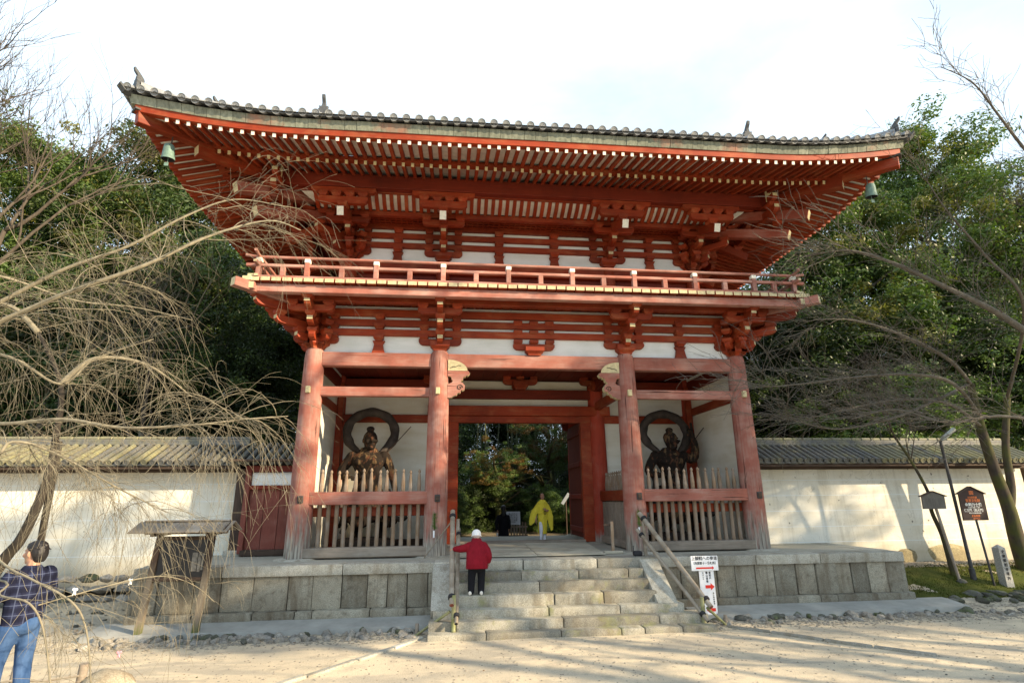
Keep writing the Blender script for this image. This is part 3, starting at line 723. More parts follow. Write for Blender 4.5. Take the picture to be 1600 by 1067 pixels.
# roof surface and the tile rows above the eave course
RID = 13.95
def roof_pt(side, u, t):
    """u along the eave, t metres in"""
    if side in (0, 3):
        y = EY-TOE+t; z = 9.79+lx(u)*max(0, 1-t/5)+roof_rise(t)
        return V((u, y if side == 0 else 2*CYM-y, z))
    s = -1 if side == 1 else 1
    return V((s*(EX+TOE-t), u, 9.79+ly(u, s)*max(0, 1-t/5)+roof_rise(t)))
for side in (0, 1, 2, 3):
    vs_ = []; fs = []; n = 30; m = 8
    U = EX+TOE
    tmax = 6.35 if side in (0, 3) else 3.9
    for j in range(m+1):
        t = tmax*j/m
        if side in (0, 3): hw = U-min(t, 3.9); a, b = -hw, hw
        else: a, b = EY-TOE+t, 2*CYM-EY+TOE-t
        for i in range(n+1): vs_.append(roof_pt(side, a+(b-a)*i/n, t))
    for j in range(m):
        for i in range(n): fs.append((j*(n+1)+i, j*(n+1)+i+1, (j+1)*(n+1)+i+1, (j+1)*(n+1)+i))
    put('roof_slope', mesh_of('roof_slope', vs_, fs, [TILE]), None, Matrix.Identity(4), gate)
    vs_, fs = [], []
    cnt = nt if side in (0, 3) else 43
    for k in range(cnt):
        u = -9.45+k*sp if side in (0, 3) else 3.26-21*sp+k*sp
        tl = (min(6.3, U-abs(u)) if abs(u) > U-3.9 else 6.3) if side in (0, 3) else min(3.9, 6.3-abs(u-CYM))
        if tl < .6: continue
        pts = [roof_pt(side, u, .3+(tl-.3)*q/5)+V((0, 0, .05)) for q in range(6)]
        tube_data(pts, [.085]*6, 6, vs_, fs)
    tag(put('roof_tile_rows', mesh_of('tile_rows', vs_, fs, [TILE], True), None, Matrix.Identity(4), gate), kind='stuff')
# ridges with end ornaments
def ridge(name, pts, w, h):
    vs_ = []; fs = []
    n = 10
    pr = [(-w/2, 0), (-w/2, h*.3), (-w/2*.86, h*.33), (-w/2*.86, h*.6), (-w/2*.72, h*.63), (-w/2*.5, h*.92), (0, h), (w/2*.5, h*.92), (w/2*.72, h*.63), (w/2*.86, h*.6), (w/2*.86, h*.33), (w/2, h*.3), (w/2, 0)]
    n = len(pr)
    for i, p in enumerate(pts):
        t = (V(pts[min(i+1, len(pts)-1)])-V(pts[max(0, i-1)])); t.z = 0; t.normalize(); sd = V((t.y, -t.x, 0))
        for a, z in pr: vs_.append(V(p)+sd*a+V((0, 0, z)))
    for i in range(len(pts)-1):
        for k in range(n-1): fs.append((i*n+k, i*n+k+1, (i+1)*n+k+1, (i+1)*n+k))
    fs.append(tuple(range(n))); fs.append(tuple((len(pts)-1)*n+k for k in range(n-1, -1, -1)))
    return put(name, mesh_of(name, vs_, fs, [TILE]), None, Matrix.Identity(4), gate)
horn = [(-.02, -.1), (.13, -.1), (.17, .1), (.15, .2), (.19, .30), (.27, .40), (.30, .50), (.26, .52), (.19, .45), (.10, .36), (.03, .28), (-.02, .2)]
face = [(-.17, -.12), (.17, -.12), (.2, .0), (.15, .06), (.18, .14), (.12, .2), (.14, .28), (.06, .27), (.05, .36), (-.05, .36), (-.06, .27), (-.14, .28), (-.12, .2), (-.18, .14), (-.15, .06), (-.2, 0)]
def ornament(p, ang, k=1.0):
    d = put('ridge_end_tile', prism_mesh('oface', face, .09, [TILEDARK], .01), None, T(*p) @ Matrix.Rotation(ang, 4, 'Z') @ R90 @ Matrix.Scale(k, 4), gate)
    put('ridge_horn', prism_mesh('ohorn', horn, .1, [TILEDARK], .012), None, T(*p) @ Matrix.Rotation(ang, 4, 'Z') @ T(-.12, 0, .1*k) @ Matrix.Scale(k, 4), d)
for s in (-1, 1):
    def hp(t, dz=0): u = EX+TOE-t; q = roof_pt(0, s*u, t); return V((q.x, q.y, q.z+dz))
    a = dn+s*math.pi/4
    ridge('hip_ridge', [hp(t, .06) for t in (.28, .7, 1.2, 1.8)], .26, .22); ornament(hp(.24, .12), a, .78)
    ridge('hip_ridge', [hp(t, .1) for t in (1.5, 2.2, 3.0, 3.9)], .32, .36); ornament(hp(1.42, .16), a, .72)
    g = [roof_pt(0, s*5.35, t)+V((0, 0, .08)) for t in (.55, 1.5, 3, 4.6, 6.2)]
    ridge('descending_ridge', g, .3, .3); ornament(g[0]+V((0, -.03, .06)), dn, .8)
ridge('main_ridge', [(-5.8, CYM, RID-.7), (-3, CYM, RID-.8), (3, CYM, RID-.8), (5.8, CYM, RID-.7)], .5, .8)
for s in (-1, 1):
    put('hip_tip_tile', prism_mesh(('tip', s), [(0, 0), (.5, .02), (.62, .14), (.6, .17), (.48, .09), (0, .1)], .2, [TILEDARK]), None, F(s*9.2, -2.68, 10.11+.06*s, dn+s*math.pi/4), gate)
# bronze wind bells under the corner eaves
bell_me = lathe_mesh([(.02, .50), (.03, .46), (.11, .45), (.135, .40), (.15, .28), (.165, .12), (.18, 0), (.165, 0), (.15, .12), (.13, .38), (.02, .42)], 18, [VERD, BLACK], False, True, [0]*6+[1]*4)
for s, w in ((-1, 'left'), (1, 'right')):
    b = thing('wind_bell', (s*8.78, -2.30, 8.80), 'green bronze wind bell hanging under the %s corner of the roof eaves' % w, 'bell', 'wind bells under the eaves')
    put('bell_body', bell_me, None, T(s*8.78, -2.30, 8.88) @ Matrix.Rotation(.12, 4, 'X') @ Matrix.Scale(.8, 4), b)
    tube('bell_hook', b, IRON, [(s*8.78, -2.27, 9.27), (s*8.78, -2.27, 9.53)], .014, 6)
    tube('bell_clapper', b, VERD, [(s*8.78, -2.3, 9.15), (s*8.78, -2.3, 8.8)], .01, 5)
    block('bell_vane', b, VERD, (s*8.80, -2.3, 8.76), (.09, .012, .09), .002)
# ================================================================== GROUND, PLATFORM, STEPS, WALLS
def sm(a, b, x):
    t = max(0., min(1., (x-a)/(b-a))); return t*t*(3-2*t)
def gz(x, y):
    z = -1.175
    if y < -6: z += .075*(-6-y)**1.05 if y > -30 else .075*24
    z += .42*math.exp(-((x+7.6)**2+(y+8.8)**2)/9.)                     # low mound under the weeping cherry
    side = sm(8.7, 9.6, abs(x)) 
    z += side*(.62*sm(-1.6, 1.3, y)+.0) if x > 0 else side*(.30*sm(-1.6, .6, y))
    z += sm(6.0, 8.5, y)*(.90 if abs(x) < 8.9 else .3)
    z += .0*x
    if y > 10: z += .06*(y-10)
    return z
def gzn(x, y): return gz(x, y)+.018*noise.noise(V((x*.9, y*.9, 0)))+.008*noise.noise(V((x*4, y*4, 3)))
def ground_mat():
    n = NT('sandy_gravel_ground'); p = n.coord('Position', (1, 1, 1), False)
    a = n.noise(p, .55, 6, .62, .4); b = n.noise(p, 3.2, 6, .65); s = n.noise(p, 46, 4, .75); s2 = n.noise(p, 120, 2, .7); tr = n.noise(n.coord('Position', (.35, 1.6, 1), False), 1.1, 5, .6, .6)
    col = n.mix(n.ramp(a, [(.38, 0.), (.62, 1.)]), (.68, .575, .41), (.56, .48, .35))
    col = n.mix(n.ramp(b, [(.5, 0.), (.72, 1.)]), col, (.37, .325, .25))
    col = n.mix(n.math('MULTIPLY', n.ramp(tr, [(.48, 0.), (.62, 1.)]), .7), col, (.36, .33, .27))
    col = n.mix(n.math('MULTIPLY', n.ramp(s, [(.56, 0.), (.70, 1.)]), .6), col, (.60, .55, .46))
    col = n.mix(n.math('MULTIPLY', n.ramp(s, [(.30, 1.), (.44, 0.)]), .6), col, (.17, .155, .13))
    col = n.mix(n.math('MULTIPLY', n.ramp(s2, [(.35, 1.), (.5, 0.)]), .35), col, (.2, .18, .15))
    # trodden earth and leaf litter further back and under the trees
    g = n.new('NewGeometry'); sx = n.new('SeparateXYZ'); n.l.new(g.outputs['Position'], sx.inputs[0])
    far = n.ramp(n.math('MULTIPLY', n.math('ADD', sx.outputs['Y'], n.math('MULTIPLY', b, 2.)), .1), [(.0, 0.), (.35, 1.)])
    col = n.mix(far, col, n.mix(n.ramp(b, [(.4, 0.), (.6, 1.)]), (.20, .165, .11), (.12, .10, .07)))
    h = n.math('ADD', n.math('MULTIPLY', s, .6), n.math('MULTIPLY', b, .5))
    return n.done(col, .95, h, .8, .03, .15)
GROUND = ground_mat()
xs_ = np.concatenate([np.linspace(-300, -22, 14), np.arange(-20, 21, .17), np.linspace(23, 300, 14)])
ys_ = np.concatenate([np.linspace(-200, -19, 10), np.arange(-17, 9, .17), np.linspace(10, 30, 20), np.linspace(40, 400, 14)])
gv = [(x, y, gzn(x, y) if abs(x) < 30 and -30 < y < 40 else gz(max(-30, min(30, x)), max(-30, min(60, y)))) for y in ys_ for x in xs_]
nx_ = len(xs_)
gf = [(j*nx_+i, j*nx_+i+1, (j+1)*nx_+i+1, (j+1)*nx_+i) for j in range(len(ys_)-1) for i in range(nx_-1)]
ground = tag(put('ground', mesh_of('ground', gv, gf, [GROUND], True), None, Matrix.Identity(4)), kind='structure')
# rough stone blocks
def rough_box(sx, sy, sz, mat, amp=.012, bev=.025, seed=0, cuts=None):
    bm = bmesh.new(); bmesh.ops.create_cube(bm, size=1)
    for v in bm.verts: v.co.x *= sx; v.co.y *= sy; v.co.z *= sz
    bmesh.ops.bevel(bm, geom=list(bm.edges), offset=bev, segments=2, affect='EDGES', profile=.6)
    n = cuts if cuts is not None else max(1, int(sx/.35))
    for k in range(n):
        x = -sx/2+sx*(k+1)/(n+1); g = list(bm.verts)+list(bm.edges)+list(bm.faces)
        bmesh.ops.bisect_plane(bm, geom=g, plane_co=(x, 0, 0), plane_no=(1, 0, 0))
    for v in bm.verts:
        q = v.co*3.3+V((seed*7.1, seed*3.3, seed)); v.co += noise.noise_vector(q)*amp
    me = bpy.data.meshes.new('stone'); bm.to_mesh(me); bm.free(); me.materials.append(mat)
    me.polygons.foreach_set('use_smooth', [True]*len(me.polygons)); me.set_sharp_from_angle(angle=math.radians(35))
    return me
_sd = [0]
def stone(name, par, mat, c, s, amp=.012, bev=.025, rz=0, ry=0, cuts=None):
    _sd[0] += 1
    return put(name, rough_box(s[0], s[1], s[2], mat, amp, bev, _sd[0], cuts), None, T(*c) @ Matrix.Rotation(rz, 4, 'Z') @ Matrix.Rotation(ry, 4, 'Y'), par)
def pave_mat():
    n = NT('trodden_platform_floor'); p = n.coord('Position', (1, 1, 1), False); a = n.noise(p, 1.2, 5, .6); s = n.noise(p, 38, 4, .7)
    col = n.mix(n.ramp(a, [(.35, 0.), (.65, 1.)]), (.40, .385, .32), (.34, .325, .27))
    return n.done(n.mix(n.math('MULTIPLY', n.ramp(s, [(.3, 1.), (.5, 0.)]), .3), col, (.2, .18, .15)), .95, s, .25, .006, .2)
PAVE = pave_mat()
plat = tag(put('stone_platform', box_mesh(16.7, 8.0, 1.1, .01, [PAVE]), None, T(0, 2.83, -.553)), kind='structure')
capL = [-8.5, -6.78, -4.37, -2.47]; capR = [2.47, 3.27, 4.81, 6.39, 8.5]
for c_ in (capL, capR):
    for a, b in zip(c_, c_[1:]): stone('cap_stone', plat, GRANC, ((a+b)/2, -1.10, -.095), (b-a-.012, .52, .21), .008, .022)
for a, b in ((-2.47, -.55), (-.54, 1.1), (1.11, 2.47)): stone('cap_stone', plat, GRANC, ((a+b)/2, -1.11, -.088), (b-a-.012, .50, .2), .008, .022)
wl_ = [-8.42, -8.0, -7.31, -6.79, -6.16, -5.46, -4.97, -4.38, -3.85, -3.44, -3.02, -2.59, -2.34]
wr_ = [2.4, 2.67, 3.01, 3.41, 3.88, 4.31, 4.79, 5.25, 5.78, 6.25, 6.75, 7.16, 7.56, 8.04, 8.45]
for w_ in (wl_, wr_):
    for a, b in zip(w_, w_[1:]): stone('wall_stone', plat, GRANW, ((a+b)/2, -1.19+random.uniform(-.055, .035), -.53), (b-a-.012, .2, .66), .014, .02, 0, 0, 2)
for bs in ([-8.5, -7.23, -6.09, -5.25, -4.91, -3.76, -3.01, -2.45], [2.55, 3.77, 4.49, 5.65, 6.2, 6.62, 7.6, 8.55]):
    for a, b in zip(bs, bs[1:]): stone('base_stone', plat, GRANW, ((a+b)/2, -1.27+random.uniform(-.02, .02), -.955), (b-a-.01, .34, .19), .014, .03)
for s in (-1, 1):
    for k in range(7): stone('wall_stone', plat, GRANW, (s*8.42, -.75+k*1.1, -.6), (1.08, .2, .9), .014, .02, math.pi/2, 0, 2)
    for k in range(4): stone('cap_stone', plat, GRANC, (s*8.32, .1+k*1.9, -.097), (1.88, .5, .205), .008, .022, math.pi/2)
# steps
steps = tag(put('stone_steps', box_mesh(4.0, .5, .95, .01, [GRANW]), None, T(0, -1.26, -.68)), kind='structure')
sz_ = [0, -.19, -.365, -.56, -.765, -.915, -1.07, -1.19]
joints = [None, [-2.03, -.62, .62, 1.72, 2.06], [-2.03, -.28, 2.07], [-2.03, -.02, 1.0, 2.12], [-2.45, -.18, 1.25, 2.6], [-2.52, -2.0, .05, 1.95, 2.95], [-2.52, -1.45, -.05, 1.1, 1.55, 2.3, 3.0]]
for k in range(1, 7):
    y1 = -1.35-.26*k; jt = joints[k]
    for a, b in zip(jt, jt[1:]):
        stone('step_stone', steps, GRAN, ((a+b)/2, y1+.19, (sz_[k]+sz_[k+1])/2-.01), (b-a-random.uniform(.008, .02), (.42 if k < 5 else .46)+random.uniform(-.015, .015), sz_[k]-sz_[k+1]+.03), .014, .022, random.uniform(-.004, .004))
for s in (-1, 1):
    a = V((s*2.28, -1.30, -.04)); b = V((s*2.28, -2.32, -.80))
    L = (b-a).length; m = frame(a, b); _sd[0] += 1
    put('side_slab', rough_box(L, .42, .22, GRANC, .006, .015, _sd[0]), None, m @ T(0, 0, -.06), steps)
    stone('side_base', steps, GRANW, (s*2.28, -1.53, -.85), (.36, .5, .6), .01, .02)
# concrete apron in front of the platform
CONC = flat('grey_concrete', (.31, .31, .285), .9, .18, 2.2, .2, .2)
def apron(x0, x1):
    vs_ = []; fs = []; n = int((x1-x0)/.25)
    for i in range(n+1):
        x = x0+(x1-x0)*i/n; e = .05*noise.noise(V((x*1.7, 4, 0)))
        vs_ += [(x, -1.30, -1.0), (x, -1.48, -1.005), (x, -2.02+e, -1.075), (x, -2.05+e, -1.2), (x, -1.3, -1.25)]
    for i in range(n):
        for k in range(5): fs.append((5*i+k, 5*i+(k+1) % 5, 5*i+5+(k+1) % 5, 5*i+5+k))
    fs += [(0, 1, 2, 3, 4), tuple(5*n+k for k in (4, 3, 2, 1, 0))]
    me = mesh_of('apron', vs_, fs, [CONC]); bm = bmesh.new(); bm.from_mesh(me); bmesh.ops.recalc_face_normals(bm, faces=bm.faces); bm.to_mesh(me); bm.free()
    tag(put('pavement', me, None, Matrix.Identity(4)), kind='structure')
apron(-8.9, -2.5); apron(2.98, 9.3)
# field stones: a few shapes, many copies
def rock_mesh(seed, mat, sub=2, flatk=.6, amp=.35, clamp=True):
    bm = bmesh.new(); bmesh.ops.create_icosphere(bm, subdivisions=sub, radius=.5)
    for v in bm.verts:
        q = v.co*1.7+V((seed*5.1, seed*2.3, 0)); d = noise.noise(q)*amp+noise.noise(q*2.6)*amp*.35
        v.co *= 1+d
        if not clamp: continue
        v.co.x = max(-.44, min(.44, v.co.x)); v.co.y = max(-.42, min(.44, v.co.y)); v.co.z = max(-.42, min(.40, v.co.z)+.12*min(0, .40-v.co.z)*-1)*flatk/.6
    me = bpy.data.meshes.new('rock'); bm.to_mesh(me); bm.free(); me.materials.append(mat)
    me.polygons.foreach_set('use_smooth', [True]*len(me.polygons)); me.set_sharp_from_angle(angle=math.radians(30))
    return me
def chip_mesh(seed, mat):     # angular broken stone
    r_ = random.Random(seed); bm = bmesh.new()
    for k in range(22):
        v = V((r_.gauss(0, 1), r_.gauss(0, 1), r_.gauss(0, 1))).normalized(); bm.verts.new((v.x*.5*r_.uniform(.75, 1), v.y*.45*r_.uniform(.75, 1), v.z*.36*r_.uniform(.7, 1)))
    bmesh.ops.convex_hull(bm, input=list(bm.verts)); bmesh.ops.delete(bm, geom=[v for v in bm.verts if not v.link_faces], context='VERTS')
    bmesh.ops.bevel(bm, geom=list(bm.edges), offset=.018, segments=1, affect='EDGES')
    me = bpy.data.meshes.new('rock'); bm.to_mesh(me); bm.free(); me.materials.append(mat); return me
RK = [chip_mesh(k, ROCK) for k in range(8)]; RKD = [chip_mesh(k+20, ROCKD) for k in range(5)]; RKY = [rock_mesh(k+40, ROCKY, 2, .6, .2) for k in range(3)]
def rock(name, par, me, x, y, z, sx, sy, sz, rz=None):
    return put(name, me, None, T(x, y, z) @ Matrix.Rotation(random.uniform(0, 6.28) if rz is None else rz, 4, 'Z') @ Matrix.Diagonal((sx, sy, sz, 1)), par)
def rubble(x0, x1, n, y0, y1, smin, smax, dark=.25):
    for k in range(n):
        x = random.uniform(x0, x1); y = random.uniform(y0, y1); s = random.uniform(smin, smax)
        rock('rubble_stone', ground, random.choice(RKD if random.random() < dark else RK), x, y, gz(x, y)+s*.10, s*random.uniform(.9, 1.9), s*random.uniform(.7, 1.1), s*random.uniform(.8, 1.4))
rubble(-8.6, -2.75, 34, -2.16, -2.02, .16, .27, .3); rubble(-8.6, -2.7, 110, -2.6, -2.15, .08, .22, .12)
rubble(3.25, 9.2, 30, -2.16, -2.02, .16, .26, .4); rubble(3.2, 10.5, 100, -2.55, -2.12, .07, .2, .15)
rubble(8.9, 13.5, 26, -1.35, -.95, .12, .36, .8)
# retaining stones under the left wall
for r in range(3):
    x = -17.
    while x < -8.55:
        w = random.uniform(.3, .55)
        rock('retaining_stone', ground, random.choice(RKD if random.random() < .45 else RK), x+w/2, 1.02-.16*r+random.uniform(-.04, .04), -.42-.21*r, w*1.25, .4, .34, random.choice((0, math.pi)))
        x += w
rubble(-14, -8.7, 40, -1.4, .4, .07, .2, .4); rubble(-13, -4, 26, -8.0, -2.7, .03, .08, .3); rubble(2, 12, 40, -7.5, -2.7, .03, .075, .3)
# pale kerb strips set in the ground
def kerb(pts, w=.12):
    for a, b in zip(pts, pts[1:]):
        m = V((a[0]+b[0], a[1]+b[1], 0))/2; d = V((b[0]-a[0], b[1]-a[1], 0)); _sd[0] += 1
        put('kerb_stone', rough_box(d.length-.03, w, .12, GRANC, .01, .02, _sd[0]), None, T(m.x, m.y, gz(m.x, m.y)-.025) @ Matrix.Rotation(math.atan2(d.y, d.x), 4, 'Z'), ground)
kerb([(-2.62, -2.62), (-3.1, -3.3), (-3.6, -4.0), (-4.2, -4.8), (-4.8, -5.6), (-5.3, -6.3)])
kerb([(3.35, -2.62), (3.9, -3.2), (4.5, -3.9), (5.0, -4.45), (5.6, -5.1)])
# loose gravel: joined, far too many to count
vs_, fs = [], []
ico = [(0, 0, 1), (.9, 0, .3), (.28, .85, .3), (-.72, .53, .3), (-.72, -.53, .3), (.28, -.85, .3), (0, 0, -.4)]
icf = [(0, 1, 2), (0, 2, 3), (0, 3, 4), (0, 4, 5), (0, 5, 1), (6, 2, 1), (6, 3, 2), (6, 4, 3), (6, 5, 4), (6, 1, 5)]
def pebble(x, y, s):
    b = len(vs_); a = random.uniform(0, 6.28); k = random.uniform(.6, 1.2); z = gzn(x, y)
    for p in ico:
        px, py = p[0]*s*k, p[1]*s; vs_.append((x+px*math.cos(a)-py*math.sin(a), y+px*math.sin(a)+py*math.cos(a), z+p[2]*s*.55))
    fs.extend(tuple(b+i for i in f) for f in icf)
rg = random.Random(3)
for k in range(9000):
    x = rg.uniform(-12, 13); y = rg.uniform(-9, -2.2) if rg.random() < .55 else rg.gauss(-2.45, .22)
    if -2.5 < x < 3 and y > -3: continue
    pebble(x, y, rg.uniform(.008, .026)*(1.7 if y > -2.9 else 1))
for k in range(1500): pebble(rg.uniform(8.8, 16), rg.gauss(1.05, .2), rg.uniform(.02, .05))
for k in range(900): pebble(rg.uniform(-15, -8.7), rg.uniform(-2, .9), rg.uniform(.012, .04))
for k in range(700): pebble(rg.uniform(8.7, 15), rg.gauss(-1.45, .2), rg.uniform(.012, .04))
tag(put('gravel', mesh_of('gravel', vs_, fs, [stone_mat('pale_gravel', (.44, .40, .33), (.36, .33, .27), (.5, .46, .38), None, 30)]), None, Matrix.Identity(4)), 'loose grey gravel scattered over the sandy forecourt', 'gravel', kind='stuff')
vs_, fs = [], []
for k in range(420):
    x = rg.uniform(-13, 15); y = rg.uniform(-9, -2.0)
    if rg.random() < .5: x = rg.choice((rg.uniform(-13, -5), rg.uniform(6, 15)))
    if -2.5 < x < 3 and y > -3: continue
    z = gzn(x, y)+.012; a = rg.uniform(0, 6.28); s = rg.uniform(.012, .028); b = len(vs_); c_, d_ = math.cos(a)*s, math.sin(a)*s
    vs_ += [(x-c_, y-d_, z), (x+d_*.5, y-c_*.5, z+rg.uniform(0, .012)), (x+c_, y+d_, z+rg.uniform(0, .01)), (x-d_*.5, y+c_*.5, z+rg.uniform(0, .012))]; fs.append((b, b+1, b+2, b+3))
tag(put('leaf_litter', mesh_of('leaf_litter', vs_, fs, [flat('dry_leaf', (.16, .09, .04), .9, .5, 3)]), None, Matrix.Identity(4)), 'small brown fallen leaves scattered over the forecourt', 'leaves', kind='stuff')
# moss bed on the right
def moss_mat():
    n = NT('green_moss'); p = n.coord('Position', (1, 1, 1), False); a = n.noise(p, 2.2, 6, .65); s = n.noise(p, 60, 3, .7)
    col = n.mix(n.ramp(a, [(.36, 0.), (.66, 1.)]), (.055, .075, .012), (.11, .11, .028))
    col = n.mix(n.math('MULTIPLY', n.ramp(s, [(.35, 1.), (.55, 0.)]), .6), col, (.035, .045, .01))
    return n.done(col, .95, s, .9, .02, .1)
MOSS = moss_mat()
vs_, fs = [], []; nx, ny = 46, 16
for j in range(ny+1):
    for i in range(nx+1):
        x = 8.75+8*i/nx; y = -1.12+2.0*j/ny
        if j == 0: y += .25*noise.noise(V((x*1.3, 1, 0)))
        if i == 0: x += .1*noise.noise(V((y*2, 5, 0)))
        e = min(1, j/2, i/2, (ny-j)/2); vs_.append((x, y, gz(x, y)-.03+.06*e+.05*noise.noise(V((x*1.6, y*1.6, 2)))*e))
for j in range(ny):
    for i in range(nx): fs.append((j*(nx+1)+i, j*(nx+1)+i+1, (j+1)*(nx+1)+i+1, (j+1)*(nx+1)+i))
tag(put('moss_bed', mesh_of('moss', vs_, fs, [MOSS], True), None, Matrix.Identity(4)), kind='structure')
vs_, fs = [], []
for k in range(9000):   # tufts
    x = rg.uniform(8.8, 16.5); y = rg.uniform(-1.05, .85)
    z = gz(x, y)+.02; a = rg.uniform(0, 6.28); h = rg.uniform(.015, .05); w = .012; b = len(vs_)
    vs_ += [(x-w*math.cos(a), y-w*math.sin(a), z), (x+w*math.cos(a), y+w*math.sin(a), z), (x+rg.uniform(-.02, .02), y+rg.uniform(-.02, .02), z+h)]; fs.append((b, b+1, b+2))
tag(put('moss_tufts', mesh_of('tufts', vs_, fs, [MOSS]), None, Matrix.Identity(4)), 'short green moss and grass tufts below the right wall', 'moss', kind='stuff')
# --------------------------------------------------------------- roofed plaster walls
def disc_end(r, seg=10):
    vs_, fs = [], []
    for x, q in ((0, r), (.03, r), (.03, r*.75), (.018, r*.7), (.022, r*.2)):
        for k in range(seg): a = 2*math.pi*k/seg; vs_.append((x, q*math.cos(a), q*math.sin(a)))
    for i in range(4):
        for k in range(seg): fs.append((i*seg+k, (i+1)*seg+k, (i+1)*seg+(k+1) % seg, i*seg+(k+1) % seg))
    fs.append(tuple(4*seg+k for k in range(seg-1, -1, -1)))
    return vs_, fs
def cover_row(mat):
    a = V((0, .80, 2.27)); b = V((0, 1.86, 2.80)); vs_, fs = [], []
    tube_data([a+(b-a)*t for t in (0, .2, .2, .4, .4, .6, .6, .8, .8, 1)], [.066, .06]*5, 8, vs_, fs)
    dv, df = disc_end(.075); m = frame(b, a); m.translation = a; n0 = len(vs_)
    vs_ += [m @ V(v) for v in dv]; fs += [tuple(n0+i for i in f) for f in df]
    me = mesh_of('cover_row', vs_, fs, [mat], True); me.set_sharp_from_angle(angle=math.radians(30)); return me
ROW = [cover_row(TILE_OLD), cover_row(TILE_MOSS), cover_row(TILE_OLD)]
def garden_wall(x0, x1, label, mossy):
    w = thing('plaster_wall', ((x0+x1)/2, 1.95, -.6), label, 'wall', 'roofed plaster walls beside the gate')
    prof = [(1.46, -.7), (1.52, 2.12), (2.38, 2.12), (2.44, -.7)]; vs_ = []
    for x in (x0, x1): vs_ += [(x, y, z) for y, z in prof]
    put('wall_body', mesh_of('wall', vs_, [(0, 1, 5, 4), (1, 2, 6, 5), (2, 3, 7, 6), (3, 2, 1, 0), (4, 5, 6, 7)], [WALLP]), None, Matrix.Identity(4), w)
    for z in (1.74, 1.31, .88, .45, .03): block('wall_line', w, PLASTW, ((x0+x1)/2, 1.462+.0213*(z+.7)+.0172, z), (x1-x0, .04, .018), 0)
    beam('eave_beam', w, DARKW, (x0, 1.35, 2.10), (x1, 1.35, 2.10), .14, .12); beam('eave_fascia', w, DARKW, (x0, .90, 2.13), (x1, .90, 2.13), .05, .07)
    n = int((x1-x0)/.42)
    for k in range(n): x = x0+.2+k*.42; beam('eave_rafter', w, DARKW, (x, 1.6, 2.30), (x, .88, 2.16), .07, .07)
    # sheathing and pan tiles
    vs_ = []; N = int((x1-x0)/.2); fs = []
    for i in range(N*4+1):
        x = x0+(x1-x0)*i/(N*4); dz = .022*math.cos(2*math.pi*i/4)
        vs_ += [(x, .83, 2.215+dz), (x, 1.95, 2.78+dz), (x, 3.07, 2.215+dz), (x, .83, 2.185), (x, 3.07, 2.185)]
    for i in range(N*4):
        b = 5*i; fs += [(b, b+5, b+6, b+1), (b+1, b+6, b+7, b+2), (b+3, b+8, b+5, b), (b+3, b+4, b+9, b+8)]
    put('roof_bed', mesh_of('roof_bed', vs_, fs, [TILE_OLD]), None, Matrix.Identity(4), w)
    for i in range(N):
        x = x0+(i+.5)*(x1-x0)/N; pm = 1 if mossy(x) and random.random() < .8 else 0
        put('tile_row', ROW[pm], None, T(x, random.uniform(-.01, .01), random.uniform(-.006, .006)), w)
    for (yy, z0, z1, ww) in ((1.95, 2.77, 2.86, .42), (1.95, 2.86, 2.93, .36)): beam('ridge_course', w, TILE_OLD, (x0, yy, (z0+z1)/2), (x1, yy, (z0+z1)/2), ww, z1-z0, .01)
    M = int((x1-x0)/.32); rt = None
    for i in range(M):
        x = x0+(i+.5)*(x1-x0)/M; L = (x1-x0)/M-.006
        put('ridge_tile', box_mesh(round(L, 2), .2, .09, .03, [TILE_MOSS if mossy(x) or x > 0 else TILE_OLD]), None, T(x, 1.95, 2.965+random.uniform(-.004, .004)), w)
    return w
wallL = garden_wall(-19, -7.62, 'cream plaster wall with tiled coping left of the gate, behind the notice board', lambda x: x < -9.6)
wallR = garden_wall(5.98, 15.4, 'cream plaster wall with mossy tiled coping right of the gate, behind the small signs', lambda x: x > 10.2)
for x, z, sx, sz in ((11.0, -.42, 1.0, .62), (12.35, -.40, 1.9, .82), (9.0, -.34, .7, .5), (6.35, -.08, .62, .32)): rock('base_rock', wallR, random.choice(RKY), x, 1.60, z, sx, .42, sz, 0)
for z in (-.3,): beam('end_post', wallR, DARKW, (15.5, 1.6, -.7), (15.62, 1.6, 2.2), .2, .2, up=V((0, 1, 0)))
# side door between gate and left wall
sd = thing('side_door', (-6.75, 1.05, 0), 'small red side door with white transom between the gate and the left wall', 'door')
block('door_post', sd, DARKWV, (-7.50, 1.28, 1.12), (.26, .26, 2.0)); stone('post_foot', sd, GRANC, (-7.50, 1.24, .06), (.4, .42, .16), .01, .02)
for x in (-7.28, -6.05): block('door_frame', sd, BROWNW, (x, 1.02, 1.06), (.13, .16, 2.0))
beam('door_head', sd, RED_D, (-7.35, 1.0, 2.10), (-5.95, 1.0, 2.10), .18, .16); beam('door_rail', sd, RED_D, (-7.22, 1.0, 1.64), (-6.1, 1.0, 1.64), .12, .1)
block('transom_panel', sd, PLASTW, (-6.66, 1.06, 1.85), (1.1, .05, .33)); block('door_sill', sd, DARKW, (-6.66, .98, .08), (1.2, .16, .14))
for k in range(3): block('door_panel', sd, BROWNW, (-7.03+k*.37, 1.05, .87), (.36, .05, 1.44), .006)
block('roof_board', sd, DARKW, (-6.75, 1.4, 2.30), (1.9, 1.5, .06))
for k in range(9): put('tile_row', ROW[0], None, T(-7.5+k*.2, 0, 0), sd)
